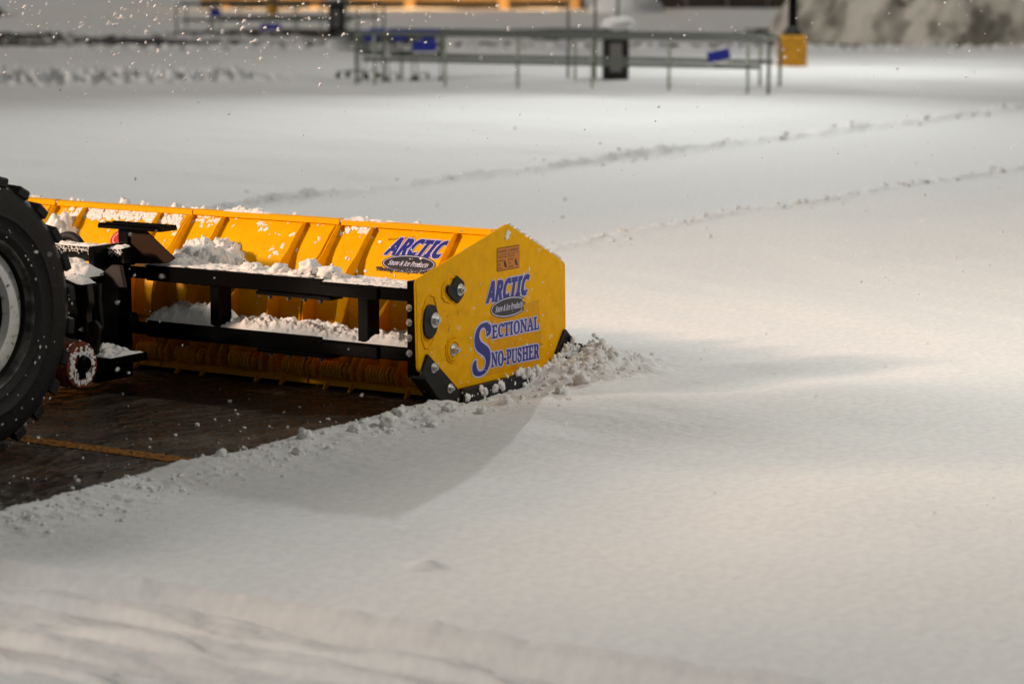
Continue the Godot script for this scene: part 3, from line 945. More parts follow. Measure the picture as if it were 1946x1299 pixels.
	# push frame: two boxed beams, uprights, the end bracket, sleeves and bolted splice plates
	for b in [[0.692, 0.075, "upper_beam"], [0.345, 0.080, "lower_beam"]]:
		var y: float = b[0]
		var beam := obj(b[2], Shape.new().box(Vector3(-1.25, y, 0.225), Vector3(2.36, b[1], 0.13), 0.006), M.black, t)
		obj("beam_sleeve", Shape.new().box(Vector3(-1.40, y + 0.004, 0.222), Vector3(1.36, b[1] + 0.022, 0.150), 0.006), M.black, beam)
		obj("beam_collar", Shape.new().box(Vector3(-0.52, y - 0.006, 0.236), Vector3(0.42, b[1] - 0.006, 0.152), 0.005), M.black, beam)
		obj("splice_plate", Shape.new().box(Vector3(-0.93, y - 0.058, 0.24), Vector3(0.56, 0.022, 0.13), 0.004), M.black, beam)
		for bx in [-1.12, -0.98, -0.86, -0.74]:
			obj("splice_bolt", Shape.new().lathe(PackedVector2Array([Vector2(0, 0.016), Vector2(0.018, 0.016), Vector2(0.02, 0.012), Vector2(0.02, 0)]), 6, Transform3D(), false), M.steel_dark, beam, Vector3(bx, y - 0.071, 0.28), Vector3(0, 0, -PI / 2))
		obj("shelf_plate", Shape.new().box(Vector3(-1.25, y + b[1] / 2 - 0.012, 0.08), Vector3(2.40, 0.010, 0.17), 0.002), M.black, beam)
	for ux in [-1.545, -0.43]:
		obj("upright", Shape.new().box(Vector3(ux, 0.52, 0.225), Vector3(0.075, 0.28, 0.12), 0.005), M.black, t)
	var eb := obj("end_bracket", Shape.new().box(Vector3(-0.062, 0.50, 0.24), Vector3(0.055, 0.56, 0.16), 0.005), M.black, t)
	for by in [0.625, 0.54, 0.45, 0.36]:
		obj("bracket_bolt", hex_bolt(0.014, 0.02), M.steel, eb, Vector3(-0.07, by, 0.32), Vector3(0, -PI / 2, 0))
	# arms from the frame to the boards
	for ax in [-1.545, -0.43, -0.10]:
		for ay in [0.66, 0.36]:
			obj("push_arm", Shape.new().bar(Vector3(ax, ay, 0.17), Vector3(ax, ay - 0.02, -0.16), 0.06, 0.05), M.black, t)
	# receiver tower at the machine's end of the frame
	var tower := obj("receiver_tower", Shape.new().box(Vector3(-2.215, 0.46, 0.47), Vector3(0.05, 0.84, 0.34), 0.006), M.black, t)
	obj("receiver_tower", Shape.new().box(Vector3(-3.30, 0.46, 0.42), Vector3(0.05, 0.84, 0.34), 0.006), M.black, t)
	obj("receiver_face", Shape.new().box(Vector3(-2.76, 0.40, 0.32), Vector3(1.06, 0.62, 0.03), 0.005), M.black, t)
	obj("receiver_pin", Shape.new().lathe(PackedVector2Array([Vector2(-0.02, 0.045), Vector2(0.045, 0.045), Vector2(0.05, 0.04), Vector2(0.05, 0)]), 18, Transform3D(Basis(), Vector3(-2.17, 0.79, 0.36)), false), M.worn, tower)
	obj("receiver_pin", Shape.new().lathe(PackedVector2Array([Vector2(-0.02, 0.045), Vector2(0.045, 0.045), Vector2(0.05, 0.04), Vector2(0.05, 0)]), 18, Transform3D(Basis(), Vector3(-2.17, 0.41, 0.36)), false), M.worn, tower)
	obj("receiver_beam", Shape.new().box(Vector3(-2.70, 0.815, 0.46), Vector3(1.28, 0.092, 0.10), 0.006), M.black, t)
	obj("receiver_beam", Shape.new().box(Vector3(-2.06, 0.69, 0.25), Vector3(0.30, 0.06, 0.10), 0.006), M.black, t)
	obj("receiver_beam", Shape.new().box(Vector3(-2.06, 0.34, 0.25), Vector3(0.30, 0.06, 0.10), 0.006), M.black, t)
	# step: a post with a gusset and a toothed tread
	var post := obj("step_post", Shape.new().box(Vector3(-2.235, 0.855, 0.30), Vector3(0.08, 0.205, 0.05), 0.004), M.black, t)
	var tread := Shape.new().box(Vector3(-2.155, 0.972, 0.28), Vector3(0.51, 0.022, 0.16), 0.003)
	for k in 26:
		for r in 3:
			tread.box(Vector3(-2.40 + 0.0196 * k, 0.988, 0.215 + 0.065 * r), Vector3(0.009, 0.012, 0.03), 0.002)
	obj("step_tread", tread, M.black, post)
	obj("step_gusset", Shape.new().prism(PackedVector2Array([Vector2(-2.195, 0.955), Vector2(-2.06, 0.955), Vector2(-1.835, 0.80), Vector2(-1.90, 0.765), Vector2(-2.195, 0.745)]), 0.012, Transform3D(Basis(), Vector3(0, 0, 0.295)), 0.002), M.brown, post)

	make_frame_snow()

func make_frame_snow() -> void:
	var nz := noise_of(201, 9.0, 4)
	var nf := noise_of(202, 38.0, 3)
	# long crusts on the beams
	var up := [[-2.10, 0.03], [-2.03, 0.06], [-1.90, 0.05], [-1.82, 0.02], [-1.62, 0.015], [-1.30, 0.02], [-0.95, 0.018], [-0.62, 0.012], [-0.35, 0.004], [-0.22, 0.006], [-0.10, 0.004]]
	var top := heap(-2.09, -0.01, -0.06, 0.292, 0.732, 240, 40, func(x, z, _u, v):
		var e := dome_edge(v, 0.14 + 0.08 * nz.get_noise_2d(x * 0.6, 3.0))
		return maxf(0.0, sqrt(e) * (crest(x, up) + 0.018 * nz.get_noise_2d(x, z) + 0.007 * nf.get_noise_2d(x, z)) - 0.001))
	tag(obj("snow_crust", top, M.clod), "long crust of snow along the upper black beam of the plough", "snow", "", "stuff")
	var low := [[-2.10, 0.05], [-1.95, 0.10], [-1.75, 0.11], [-1.62, 0.13], [-1.55, 0.03], [-1.45, 0.05], [-1.32, 0.07], [-1.15, 0.055], [-0.95, 0.065], [-0.72, 0.045], [-0.50, 0.04], [-0.36, 0.05], [-0.22, 0.06], [-0.09, 0.05]]
	var bot := heap(-2.09, 0.0, -0.09, 0.292, 0.388, 260, 44, func(x, z, _u, v):
		var e := dome_edge(v, 0.24 + 0.1 * nz.get_noise_2d(x * 0.6, 8.0))
		return maxf(0.0, sqrt(e) * (crest(x, low) + 0.040 * nz.get_noise_2d(x, z + 5.0) + 0.012 * nf.get_noise_2d(x, z)) - 0.002))
	tag(obj("snow_crust", bot, M.clod), "lumpy crust of snow along the lower black beam of the plough", "snow", "", "stuff")
	# lumps that sit on the upper crust
	var cl := noise_of(203, 0.10, 4)
	var k := 0
	for c in [[-0.90, 0.775, 0.17, 0.085, 0.060, 0.07, "biggest pale snow lump on the upper beam below the printed board"], [-0.74, 0.765, 0.19, 0.080, 0.045, 0.06, "flat rounded snow lump on the upper beam just right of the biggest lump"], [-1.12, 0.762, 0.18, 0.060, 0.040, 0.05, "small grey snow lump on the upper beam, middle of the plough"], [-1.36, 0.758, 0.15, 0.070, 0.034, 0.05, "low snow lump on the upper beam beside the first upright"], [-0.97, 0.752, 0.22, 0.05, 0.026, 0.04, "small snow lump tucked against the biggest lump on the upper beam"]]:
		k += 1
		tag(obj("snow_lump", Shape.new().lump(Vector3.ZERO, Vector3(c[3], c[4], c[5]), cl, 0.55, 14, k), M.clod, self, Vector3(c[0], c[1], c[2])), c[6], "snow lump", "snow lumps on the push frame")
	# the big clump packed behind the step, against the boards
	var pack := heap(-2.36, -0.50, -1.70, 0.10, 0.66, 90, 70, func(x, z, _u, _v):
		var r := Vector2((x + 1.98) / 0.32, (z + 0.22) / 0.30).length()
		var h := 0.20 * maxf(0.0, 1.0 - r * r) + 0.075 * nz.get_noise_2d(x * 0.8, z * 0.8) + 0.02 * nf.get_noise_2d(x, z)
		return maxf(0.0, h if r < 1.1 else 0.0))
	tag(obj("packed_snow", pack, M.clod), "heap of packed snow caught between step gusset and moldboard", "snow", "", "stuff")
	var pack2 := heap(-3.55, -0.52, -3.20, -0.10, 0.70, 50, 50, func(x, z, _u, _v):
		var r := Vector2((x + 3.36) / 0.17, (z + 0.34) / 0.2).length()
		return maxf(0.0, 0.24 * (1.0 - r * r) + 0.06 * nz.get_noise_2d(x, z)))
	tag(obj("packed_snow", pack2, M.clod), "smaller heap of packed snow on the boards beside the tyre", "snow", "", "stuff")
	# what the boards push before them, just showing over their top edge
	var pile := heap(-4.7, -2.0, -0.03, -0.60, 0.05, 300, 70, func(x, z, _u, v):
		var e := clampf(minf((z + 2.0) / 1.1, 1.0), 0, 1)
		var h: float = 0.86 * e + 0.16 * nz.get_noise_2d(x * 0.35, z * 0.35) + 0.10 * nz.get_noise_2d(x, z)
		h *= 1.0 - 0.75 * smoothstep(-0.9, -0.1, x)
		h = minf(h, 0.93 + 0.10 * nz.get_noise_2d(x * 0.4, z))
		return maxf(0.0, h * smoothstep(0.0, 0.25, e)))
	tag(obj("pushed_snow", pile, M.clod), "bank of loose snow rolling before the plough's boards", "snow", "", "stuff")
	var rim := heap(-2.15, -0.60, -1.72, -0.49, 1.006, 80, 24, func(x, z, u, v):
		return maxf(0.0, dome_edge(v, 0.4) * dome_edge(u, 0.3) * (0.030 + 0.03 * nz.get_noise_2d(x, z) + 0.01 * nf.get_noise_2d(x, z))))
	tag(obj("snow_tuft", rim, M.clod), "tuft of snow on the top edge of the boards, above the second section", "snow", "", "stuff")
	var rim2 := heap(-1.2, -0.60, -0.75, -0.49, 1.006, 60, 20, func(x, z, u, v):
		return maxf(0.0, dome_edge(v, 0.4) * dome_edge(u, 0.3) * (0.008 + 0.03 * nz.get_noise_2d(x, z) + 0.01 * nf.get_noise_2d(x, z))))
	tag(obj("snow_tuft", rim2, M.clod), "thin line of snow on the top edge of the boards, above the join", "snow", "", "stuff")
	# flecks stuck to the boards and to the end plate
	var rng := RandomNumberGenerator.new()
	rng.seed = 77
	var fl: ArrayMesh = Shape.new().lump(Vector3.ZERO, Vector3.ONE, cl, 0.6, 7, 3.0).mesh()
	var xf := []
	for i in 520:
		var y := 1.0 - 0.75 * pow(rng.randf(), 1.3)
		var x := rng.randf_range(-3.6, -0.05)
		var r := 0.002 + 0.010 * pow(rng.randf(), 4.0)
		xf.append(Transform3D(Basis.from_euler(Vector3(-0.7, rng.randf() * 0.4, rng.randf() * TAU)).scaled_local(Vector3(r * rng.randf_range(1, 2.2), r, r * 0.5)), Vector3(x, y, board_z(y) + 0.002)))
	# powder that clings under the top lip
	for patch in [[-3.0, 0.945, 0.34, 0.03, 260], [-2.51, 0.94, 0.09, 0.04, 50], [-2.22, 0.945, 0.12, 0.03, 50], [-2.40, 0.90, 0.06, 0.05, 30], [-3.42, 0.86, 0.08, 0.07, 90], [-1.02, 0.955, 0.10, 0.02, 30], [-1.75, 0.93, 0.05, 0.02, 14], [-1.55, 0.84, 0.06, 0.05, 14]]:
		for i in patch[4]:
			var y: float = patch[1] + rng.randfn() * patch[3] * 0.6
			var x: float = patch[0] + rng.randf_range(-1, 1) * patch[2]
			var r := rng.randf_range(0.005, 0.016)
			xf.append(Transform3D(Basis.from_euler(Vector3(-0.7, 0, rng.randf() * TAU)).scaled_local(Vector3(r * 1.7, r, r * 0.35)), Vector3(x, minf(y, 0.97), board_z(minf(y, 0.97)) + 0.002)))
	for i in 150:
		var z := rng.randf_range(-1.25, 0.3)
		var r := 0.0015 + 0.004 * pow(rng.randf(), 3.0)
		xf.append(Transform3D(Basis.from_euler(Vector3(rng.randf() * TAU, 0, 0)).scaled_local(Vector3(r * 0.5, r * rng.randf_range(1, 2.5), r)), Vector3(0.001, rng.randf_range(0.13, 0.75), z)))
	for i in 60:  # packed along the plate's sloping top edge and round the hole under its peak
		var q := rng.randf()
		var r := rng.randf_range(0.004, 0.010)
		xf.append(Transform3D(Basis().scaled(Vector3(r, r, r * 1.6)), Vector3(-0.009, lerpf(1.03, 0.76, q) + 0.004, lerpf(-0.64, -1.24, q))))
	for i in 16:
		var r := rng.randf_range(0.006, 0.012)
		xf.append(Transform3D(Basis().scaled(Vector3(r * 0.5, r, r)), Vector3(0.003, 0.965 + rng.randfn() * 0.012, -0.602 + rng.randfn() * 0.008)))
	for i in 420:  # along the shoes and the plate's foot
		var z := rng.randf_range(-1.42, -0.02)
		if z > -0.72 and rng.randf() < 0.75: continue
		var r := 0.006 + 0.022 * pow(rng.randf(), 3.0)
		var y := 0.10 + 0.05 * nz.get_noise_2d(z * 0.8, 4.0) + rng.randfn() * 0.018 - (0.04 if z > -0.5 else 0.0) + (0.10 * smoothstep(-0.95, -1.35, z))
		xf.append(Transform3D(Basis.from_euler(Vector3(rng.randf() * TAU, rng.randf(), 0)).scaled_local(Vector3(r * 0.8, r * 1.3, r)), Vector3(0.022 + rng.randf() * 0.02, y, z)))
	scatter("snow_flecks", fl, M.clod, xf, "flecks and smears of snow stuck to the yellow boards and plate")

func scatter(called: String, mesh: Mesh, m: Material, xf: Array, label: String) -> void:
	var mm := MultiMesh.new()
	mm.transform_format = MultiMesh.TRANSFORM_3D
	mm.mesh = mesh
	mm.instance_count = xf.size()
	for i in xf.size():
		mm.set_instance_transform(i, xf[i])
	var o := MultiMeshInstance3D.new()
	o.multimesh = mm
	o.material_override = m
	o.name = numbered(self, called)
	add_child(o)
	tag(o, label, "snow", "", "stuff")

# ------------------------------------------------------------------ loose clods
func make_clods() -> void:
	var n := noise_of(301, 0.10, 4)
	var rng := RandomNumberGenerator.new()
	rng.seed = 5
	var a: ArrayMesh = Shape.new().lump(Vector3.ZERO, Vector3(1, 0.85, 1), n, 0.5, 8, 1.0).mesh()
	var shapes := []
	for k in 5:
		shapes.append(Shape.new().lump(Vector3.ZERO, Vector3(1, 0.8, 0.9), n, 0.6, 12, 11.0 + k).mesh())
	var xf := []
	var put := func(x: float, z: float, r: float, lift := 0.3) -> void:
		xf.append(Transform3D(Basis.from_euler(Vector3(rng.randf() * TAU, rng.randf() * TAU, 0)).scaled_local(Vector3.ONE * r), Vector3(x, maxf(0.006, snow_height(x, z)) + r * lift, z)))
	for i in 1000:  # along the edge of the swath
		var z := -0.4 + 5.6 * pow(rng.randf(), 1.3)
		put.call(0.30 + rng.randfn() * 0.17, z, 0.004 + 0.018 * pow(rng.randf(), 5.0), -0.3)
	for i in 170:  # crumbs left on the asphalt
		put.call(rng.randf_range(-1.8, 0.0) * rng.randf(), rng.randf_range(0.2, 4.2), 0.003 + 0.012 * pow(rng.randf(), 4.0))
	for i in 420:  # in front of and beside the end plate
		var q := Vector2(rng.randfn(), rng.randfn())
		put.call(absf(0.17 + q.x * 0.15), -1.25 + q.y * 0.30, 0.003 + 0.022 * pow(rng.randf(), 4.0), rng.randf_range(-0.3, 0.3))
	for i in 330:  # the older ridges
		var z := rng.randf_range(-34.0, -7.0)
		put.call(-3.77 + rng.randfn() * 0.16, z, 0.010 + 0.045 * pow(rng.randf(), 4.0) * clampf(-z / 18.0, 0.3, 1.3), 0.0)
	for i in 200:
		var z := rng.randf_range(-44.0, -8.0)
		put.call(-8.63 + rng.randfn() * 0.2, z, 0.010 + 0.035 * pow(rng.randf(), 4.0) * clampf(-z / 20.0, 0.3, 1.2), 0.0)
	for i in 40:
		put.call(rng.randf_range(-10, 5), rng.randf_range(-22, 3), 0.006 + 0.02 * pow(rng.randf(), 3.0))
	scatter("snow_crumbs", a, M.clod, xf, "loose crumbs of snow strewn along the ploughed edges")
	# the ones big enough to pick out
	var k := 0
	for c in [[0.16, 1.62, 0.045, "largest snow clod on the ridge near the yellow bay line's end"], [0.30, 1.05, 0.055, "round snow clod on the ridge halfway from plate to bay line"], [0.24, 1.28, 0.035, "small snow clod next to the round one on the ridge"], [0.36, 0.55, 0.04, "snow clod on the ridge behind the heel of the plate"], [0.48, 0.40, 0.03, "lone small snow clod on the outer slope of the ridge"], [0.20, 0.80, 0.04, "snow clod at the dark inner foot of the ridge"], [0.52, 0.95, 0.03, "outermost small snow clod beside the ridge"], [0.42, 0.05, 0.04, "snow clod lying off the plate's heel shoe"], [0.10, 2.25, 0.03, "snow clod at the broken end of the yellow line"], [0.33, 1.9, 0.03, "snow clod on the ridge just before the yellow line"], [0.55, -0.35, 0.04, "snow clod beside the middle of the end plate"], [0.44, -0.75, 0.05, "snow clod tumbling below the plate's large lettering"]]:
		var o := obj("snow_clod", shapes[k % 5], M.clod, self, Vector3(c[0], snow_height(c[0], c[1]) + c[2] * 0.45, c[1]), Vector3(k, k * 1.7, 0))
		o.scale = Vector3.ONE * c[2]
		tag(o, c[3], "snow clod", "clods along the ploughed edge")
		k += 1

func make_snowfall() -> void:
	var n := noise_of(401, 0.14, 3)
	var rng := RandomNumberGenerator.new()
	rng.seed = 9
	var a: ArrayMesh = Shape.new().lump(Vector3.ZERO, Vector3(1.5, 0.8, 0.9), n, 0.9, 4, 4.0).mesh()
	var fwd := Vector3(-sin(deg_to_rad(33.0)), 0, -cos(deg_to_rad(33.0)))
	var rt := Vector3(cos(deg_to_rad(33.0)), 0, -sin(deg_to_rad(33.0)))
	var xf := []
	var add := func(d: float, lat: float, y: float, r: float) -> void:
		var p := Vector3(8.673, 0, 12.696) + fwd * d + rt * lat
		p.y = y
		if y > 0.15:
			xf.append(Transform3D(Basis.from_euler(Vector3(rng.randf() * 0.8, deg_to_rad(33) + rng.randfn() * 0.5, 0.5 + rng.randfn() * 0.5)).scaled_local(Vector3.ONE * r), p))
	for i in 1500:
		add.call(rng.randf_range(10.0, 26.0), rng.randf_range(-5, 5), rng.randf_range(0.2, 4.0), 0.0030 + 0.0035 * pow(rng.randf(), 2.0))
	for i in 330:  # a thicker flurry over the far corner of the plough
		var d := rng.randf_range(12.5, 21.0)
		add.call(d, (-0.105 + rng.randfn() * 0.055) * d, 2.65 - d * (0.014 + 0.016 * absf(rng.randfn())), 0.0035 + 0.0065 * pow(rng.randf(), 3.0))
	scatter("snowfall", a, M.flake, xf, "snowflakes falling through the floodlight")

# ------------------------------------------------------------------ the loader
func make_wheel(parent: Node3D, at: Vector3, flip: bool) -> void:
	var R := 0.757
	var holder := Node3D.new()
	holder.name = numbered(parent, "wheel")
	parent.add_child(holder, true)
	holder.position = at
	if flip: holder.rotation.y = PI
	var prof := PackedVector2Array()
	for e in [[-0.235, 0.43], [-0.252, 0.47], [-0.264, 0.55], [-0.260, 0.63], [-0.258, 0.645], [-0.240, 0.700], [-0.205, 0.727], [0.0, 0.737], [0.205, 0.727], [0.240, 0.700], [0.258, 0.645], [0.260, 0.63], [0.266, 0.57], [0.271, 0.565], [0.271, 0.553], [0.264, 0.548], [0.256, 0.49], [0.260, 0.486], [0.258, 0.472], [0.248, 0.46], [0.235, 0.43]]:
		prof.append(Vector2(e[0], e[1]))
	obj("tyre", Shape.new().lathe(prof, 72, Transform3D()), M.rubber, holder)
	var lug: ArrayMesh = Shape.new().prism(rounded(PackedVector2Array([Vector2(0.0, -0.035), Vector2(0.10, -0.045), Vector2(0.20, -0.075), Vector2(0.250, -0.085), Vector2(0.250, 0.0), Vector2(0.20, 0.01), Vector2(0.10, 0.035), Vector2(0.0, 0.04)]), 0.01, 2), 0.055, Transform3D(Basis(Vector3(1, 0, 0), Vector3(0, 0, 1), Vector3(0, -1, 0)), Vector3(0, R, 0)), 0.008).mesh()
	for k in 26:
		for s in 2:
			var lo := obj("tread_lug", lug, M.rubber, holder)
			lo.transform = Transform3D(Basis(Vector3.RIGHT, TAU * (k + 0.5 * s) / 26.0) * (Basis() if s == 0 else Basis(Vector3.UP, PI)), Vector3.ZERO)
			# shoulder of the lug runs down the side wall
	var rp := PackedVector2Array()
	for e in [[0.205, 0.405], [0.238, 0.415], [0.246, 0.428], [0.240, 0.440], [0.228, 0.440]]:
		rp.append(Vector2(e[0], e[1]))
	obj("rim_flange", Shape.new().lathe(rp, 64, Transform3D()), M.flange, holder)
	rp = PackedVector2Array()
	for e in [[0.215, 0.412], [0.14, 0.408], [0.12, 0.39]]:
		rp.append(Vector2(e[0], e[1]))
	obj("rim_well", Shape.new().lathe(rp, 64, Transform3D()), M.rubber, holder)
	rp = PackedVector2Array()
	for e in [[0.12, 0.40], [0.185, 0.388], [0.180, 0.31], [0.14, 0.295]]:
		rp.append(Vector2(e[0], e[1]))
	obj("rim_disc", Shape.new().lathe(rp, 64, Transform3D()), M.rim, holder)
	rp = PackedVector2Array()
	for e in [[0.145, 0.30], [0.09, 0.275], [0.08, 0.20], [0.10, 0.185], [0.17, 0.165], [0.19, 0.12], [0.19, 0.0]]:
		rp.append(Vector2(e[0], e[1]))
	obj("hub", Shape.new().lathe(rp, 40, Transform3D()), M.black, holder)
	for k in 10:
		var a := TAU * k / 10
		obj("wheel_nut", hex_bolt(0.014, 0.03), M.steel_dark, holder, Vector3(0.085, 0.23 * cos(a), 0.23 * sin(a)))

func make_loader() -> void:
	var t := thing("wheel_loader", "dark wheel loader on big lugged tyres carrying the yellow plough", "wheel loader")
	make_wheel(t, Vector3(-1.46, 0.75, 2.64), false)
	make_wheel(t, Vector3(-3.30, 0.75, 2.64), true)
	make_wheel(t, Vector3(-1.46, 0.75, 5.5), false)
	make_wheel(t, Vector3(-3.30, 0.75, 5.5), true)
	for fx in [-3.30, -1.46]:
		obj("fender", Shape.new().box(Vector3(fx, 1.62, 5.4), Vector3(0.56, 0.06, 1.5), 0.02).box(Vector3(fx, 1.45, 4.62), Vector3(0.56, 0.36, 0.06), 0.02), M.body, t)
	obj("axle", Shape.new().rod(Vector3(-3.2, 0.735, 2.64), Vector3(-1.6, 0.735, 2.64), 0.16, 16), M.black, t)
	obj("axle", Shape.new().rod(Vector3(-3.2, 0.735, 5.5), Vector3(-1.6, 0.735, 5.5), 0.16, 16), M.black, t)
	obj("front_frame", Shape.new().box(Vector3(-2.38, 1.05, 2.7), Vector3(0.5, 0.55, 1.6), 0.03), M.black, t)
	obj("engine_cover", Shape.new().box(Vector3(-2.38, 1.50, 6.05), Vector3(1.45, 1.25, 2.5), 0.08), M.body, t)
	var cab := obj("cab", Shape.new().box(Vector3(-2.38, 1.35, 4.1), Vector3(1.35, 0.8, 1.3), 0.05), M.body, t)
	obj("roof", Shape.new().box(Vector3(-2.38, 2.72, 4.1), Vector3(1.45, 0.12, 1.45), 0.05), M.body, cab)
	for px in [-3.02, -1.74]:
		for pz in [3.52, 4.68]:
			obj("cab_post", Shape.new().box(Vector3(px, 2.2, pz), Vector3(0.07, 0.95, 0.07), 0.01), M.black, cab)
	M.glass.transparency = BaseMaterial3D.TRANSPARENCY_ALPHA
	M.glass.albedo_color = Color(0.05, 0.06, 0.06, 0.35)
	for w in [[-2.38, 3.52, 1.20, 0.012], [-2.38, 4.68, 1.20, 0.012], [-3.02, 4.1, 0.012, 1.08], [-1.74, 4.1, 0.012, 1.08]]:
		obj("window", Shape.new().box(Vector3(w[0], 2.2, w[1]), Vector3(w[2], 0.90, w[3]), 0.002), M.glass, cab)
	# lift arms, with the orange pin boss low by the front wheel
	for ax in [-2.72, -1.98]:
		obj("lift_arm", Shape.new().prism(rounded(zy([[3.3, 1.75], [3.0, 1.85], [1.6, 0.95], [0.85, 0.62], [0.80, 0.45], [1.0, 0.36], [1.75, 0.62], [3.3, 1.5]]), 0.08), 0.07, side_frame(ax - 0.035), 0.006), M.black, t)
	var boss := obj("pin_boss", Shape.new().lathe(PackedVector2Array([Vector2(-0.20, 0.0), Vector2(-0.20, 0.120), Vector2(-0.06, 0.140), Vector2(0.0, 0.145), Vector2(0.025, 0.130), Vector2(0.03, 0.085), Vector2(0.015, 0.07), Vector2(0.015, 0.0)]), 32, Transform3D(Basis(), Vector3(-1.87, 0.245, 1.15))), M.rust, t)
	obj("pin", Shape.new().lathe(PackedVector2Array([Vector2(0.0, 0.045), Vector2(0.04, 0.045), Vector2(0.048, 0.035), Vector2(0.048, 0.0)]), 18, Transform3D(Basis(), Vector3(-1.86, 0.255, 1.14)), false), M.black, boss)
	obj("pin_keeper", Shape.new().box(Vector3(-1.835, 0.215, 1.16), Vector3(0.02, 0.09, 0.05), 0.004), M.black, boss)
	# coupler plates between arms and plough
	var c := obj("coupler", Shape.new().box(Vector3(-2.62, 0.48, 0.72), Vector3(1.2, 0.56, 0.22), 0.01), M.black, t)
	obj("coupler_plate", Shape.new().prism(PackedVector2Array([Vector2(-2.25, 0.725), Vector2(-2.02, 0.735), Vector2(-1.93, 0.80), Vector2(-1.86, 0.80), Vector2(-1.83, 0.67), Vector2(-2.09, 0.655), Vector2(-2.25, 0.65)]), 0.03, Transform3D(Basis(), Vector3(0, 0, 0.75)), 0.004), M.grey_plate, c)
	obj("coupler_ledge", Shape.new().box(Vector3(-2.13, 0.725, 0.84), Vector3(0.26, 0.02, 0.20), 0.004), M.grey_plate, c)
	obj("coupler_plate", Shape.new().prism(rounded(PackedVector2Array([Vector2(-2.05, 0.72), Vector2(-1.90, 0.715), Vector2(-1.885, 0.60), Vector2(-1.91, 0.54), Vector2(-1.90, 0.40), Vector2(-2.0, 0.39), Vector2(-2.05, 0.5)]), 0.012), 0.05, Transform3D(Basis(), Vector3(0, 0, 0.98)), 0.004), M.grey_plate, c)
	obj("coupler_plate", Shape.new().prism(rounded(PackedVector2Array([Vector2(-1.97, 0.46), Vector2(-1.86, 0.50), Vector2(-1.82, 0.46), Vector2(-1.85, 0.29), Vector2(-1.97, 0.30)]), 0.012), 0.03, Transform3D(Basis(), Vector3(0, 0, 0.99)), 0.004), M.grey_plate, c)
	obj("coupler_foot", Shape.new().box(Vector3(-1.98, 0.24, 0.78), Vector3(0.36, 0.05, 0.34), 0.006), M.black, c)
	for p in [[-1.97, 0.665, 1.035], [-2.02, 0.47, 1.035], [-1.95, 0.44, 1.035]]:
		obj("coupler_bolt", hex_bolt(0.013, 0.02), M.steel, c, Vector3(p[0], p[1], p[2]), Vector3(0, -PI / 2, 0))
	var hose := PackedVector3Array()
	for k in 13:
		var a := PI * k / 12.0
		hose.append(Vector3(-2.665 - 0.10 * cos(a), 0.82 + 0.075 * sin(a), 0.34))
	obj("hose", Shape.new().path(hose, 0.028, 10), M.rubber, c)
	for k in 3:
		obj("hose", Shape.new().path(PackedVector3Array([Vector3(-1.92 - 0.04 * k, 0.70, 0.90), Vector3(-1.90 - 0.04 * k, 0.60, 0.93), Vector3(-1.91 - 0.03 * k, 0.45, 0.90), Vector3(-1.95 - 0.04 * k, 0.30, 1.0)]), 0.016, 8), M.rubber, c)
	# snow on the coupler
	var nz := noise_of(501, 8.0, 4)
	var h := heap(-2.36, 0.74, -1.99, 0.96, 0.735, 60, 40, func(x, z, u, v):
		return maxf(0.0, sqrt(dome_edge(u, 0.35) * dome_edge(v, 0.35)) * (0.09 + 0.03 * nz.get_noise_2d(x, z))))
	tag(obj("snow_cap", h, M.clod), "smooth cap of snow on the coupler ledge beside the tyre", "snow", "", "stuff")
	h = heap(-2.08, 0.96, -1.89, 1.08, 0.715, 40, 30, func(x, z, u, v):
		return maxf(0.0, sqrt(dome_edge(u, 0.35) * dome_edge(v, 0.35)) * (0.045 + 0.03 * nz.get_noise_2d(x, z))))
	tag(obj("snow_cap", h, M.clod), "small cap of snow on the narrow dark coupler plate", "snow", "", "stuff")
	h = heap(-3.30, 0.40, -2.08, 0.52, 0.860, 120, 20, func(x, z, u, v):
		return maxf(0.0, sqrt(dome_edge(v, 0.3)) * (0.012 + 0.02 * nz.get_noise_2d(x, z))))
	tag(obj("snow_cap", h, M.clod), "thin snow on the topmost black cross beam by the step", "snow", "", "stuff")
	h = heap(-2.12, 0.64, -1.81, 0.94, 0.265, 50, 40, func(x, z, u, v):
		return maxf(0.0, sqrt(dome_edge(u, 0.3) * dome_edge(v, 0.3)) * (0.03 + 0.05 * nz.get_noise_2d(x, z))))
	tag(obj("snow_cap", h, M.clod), "crumbly snow on the low foot of the coupler", "snow", "", "stuff")
	var cl := noise_of(502, 0.1, 4)
	var rng := RandomNumberGenerator.new()
	rng.seed = 31
	var fl: ArrayMesh = Shape.new().lump(Vector3.ZERO, Vector3.ONE, cl, 0.6, 6, 5.0).mesh()
	var xf := []
	for i in 420:  # snow caked on the boss
		var a := rng.randf() * TAU
		var rr := 0.14 * sqrt(rng.randf())
		if rr > 0.06:
			var r := rng.randf_range(0.002, 0.012)
			xf.append(Transform3D(Basis().scaled(Vector3(r * 0.35, r, r)), Vector3(-1.842 - 0.03 * smoothstep(0.11, 0.14, rr), 0.245 + rr * sin(a), 1.15 + rr * cos(a))))
	for i in 300:  # crust on the face of the cross beam
		var r := rng.randf_range(0.0012, 0.004)
		xf.append(Transform3D(Basis().scaled(Vector3(r * 1.6, r, r * 0.4)), Vector3(rng.randf_range(-2.62, -2.08), 0.842 + rng.randfn() * 0.012, 0.511)))
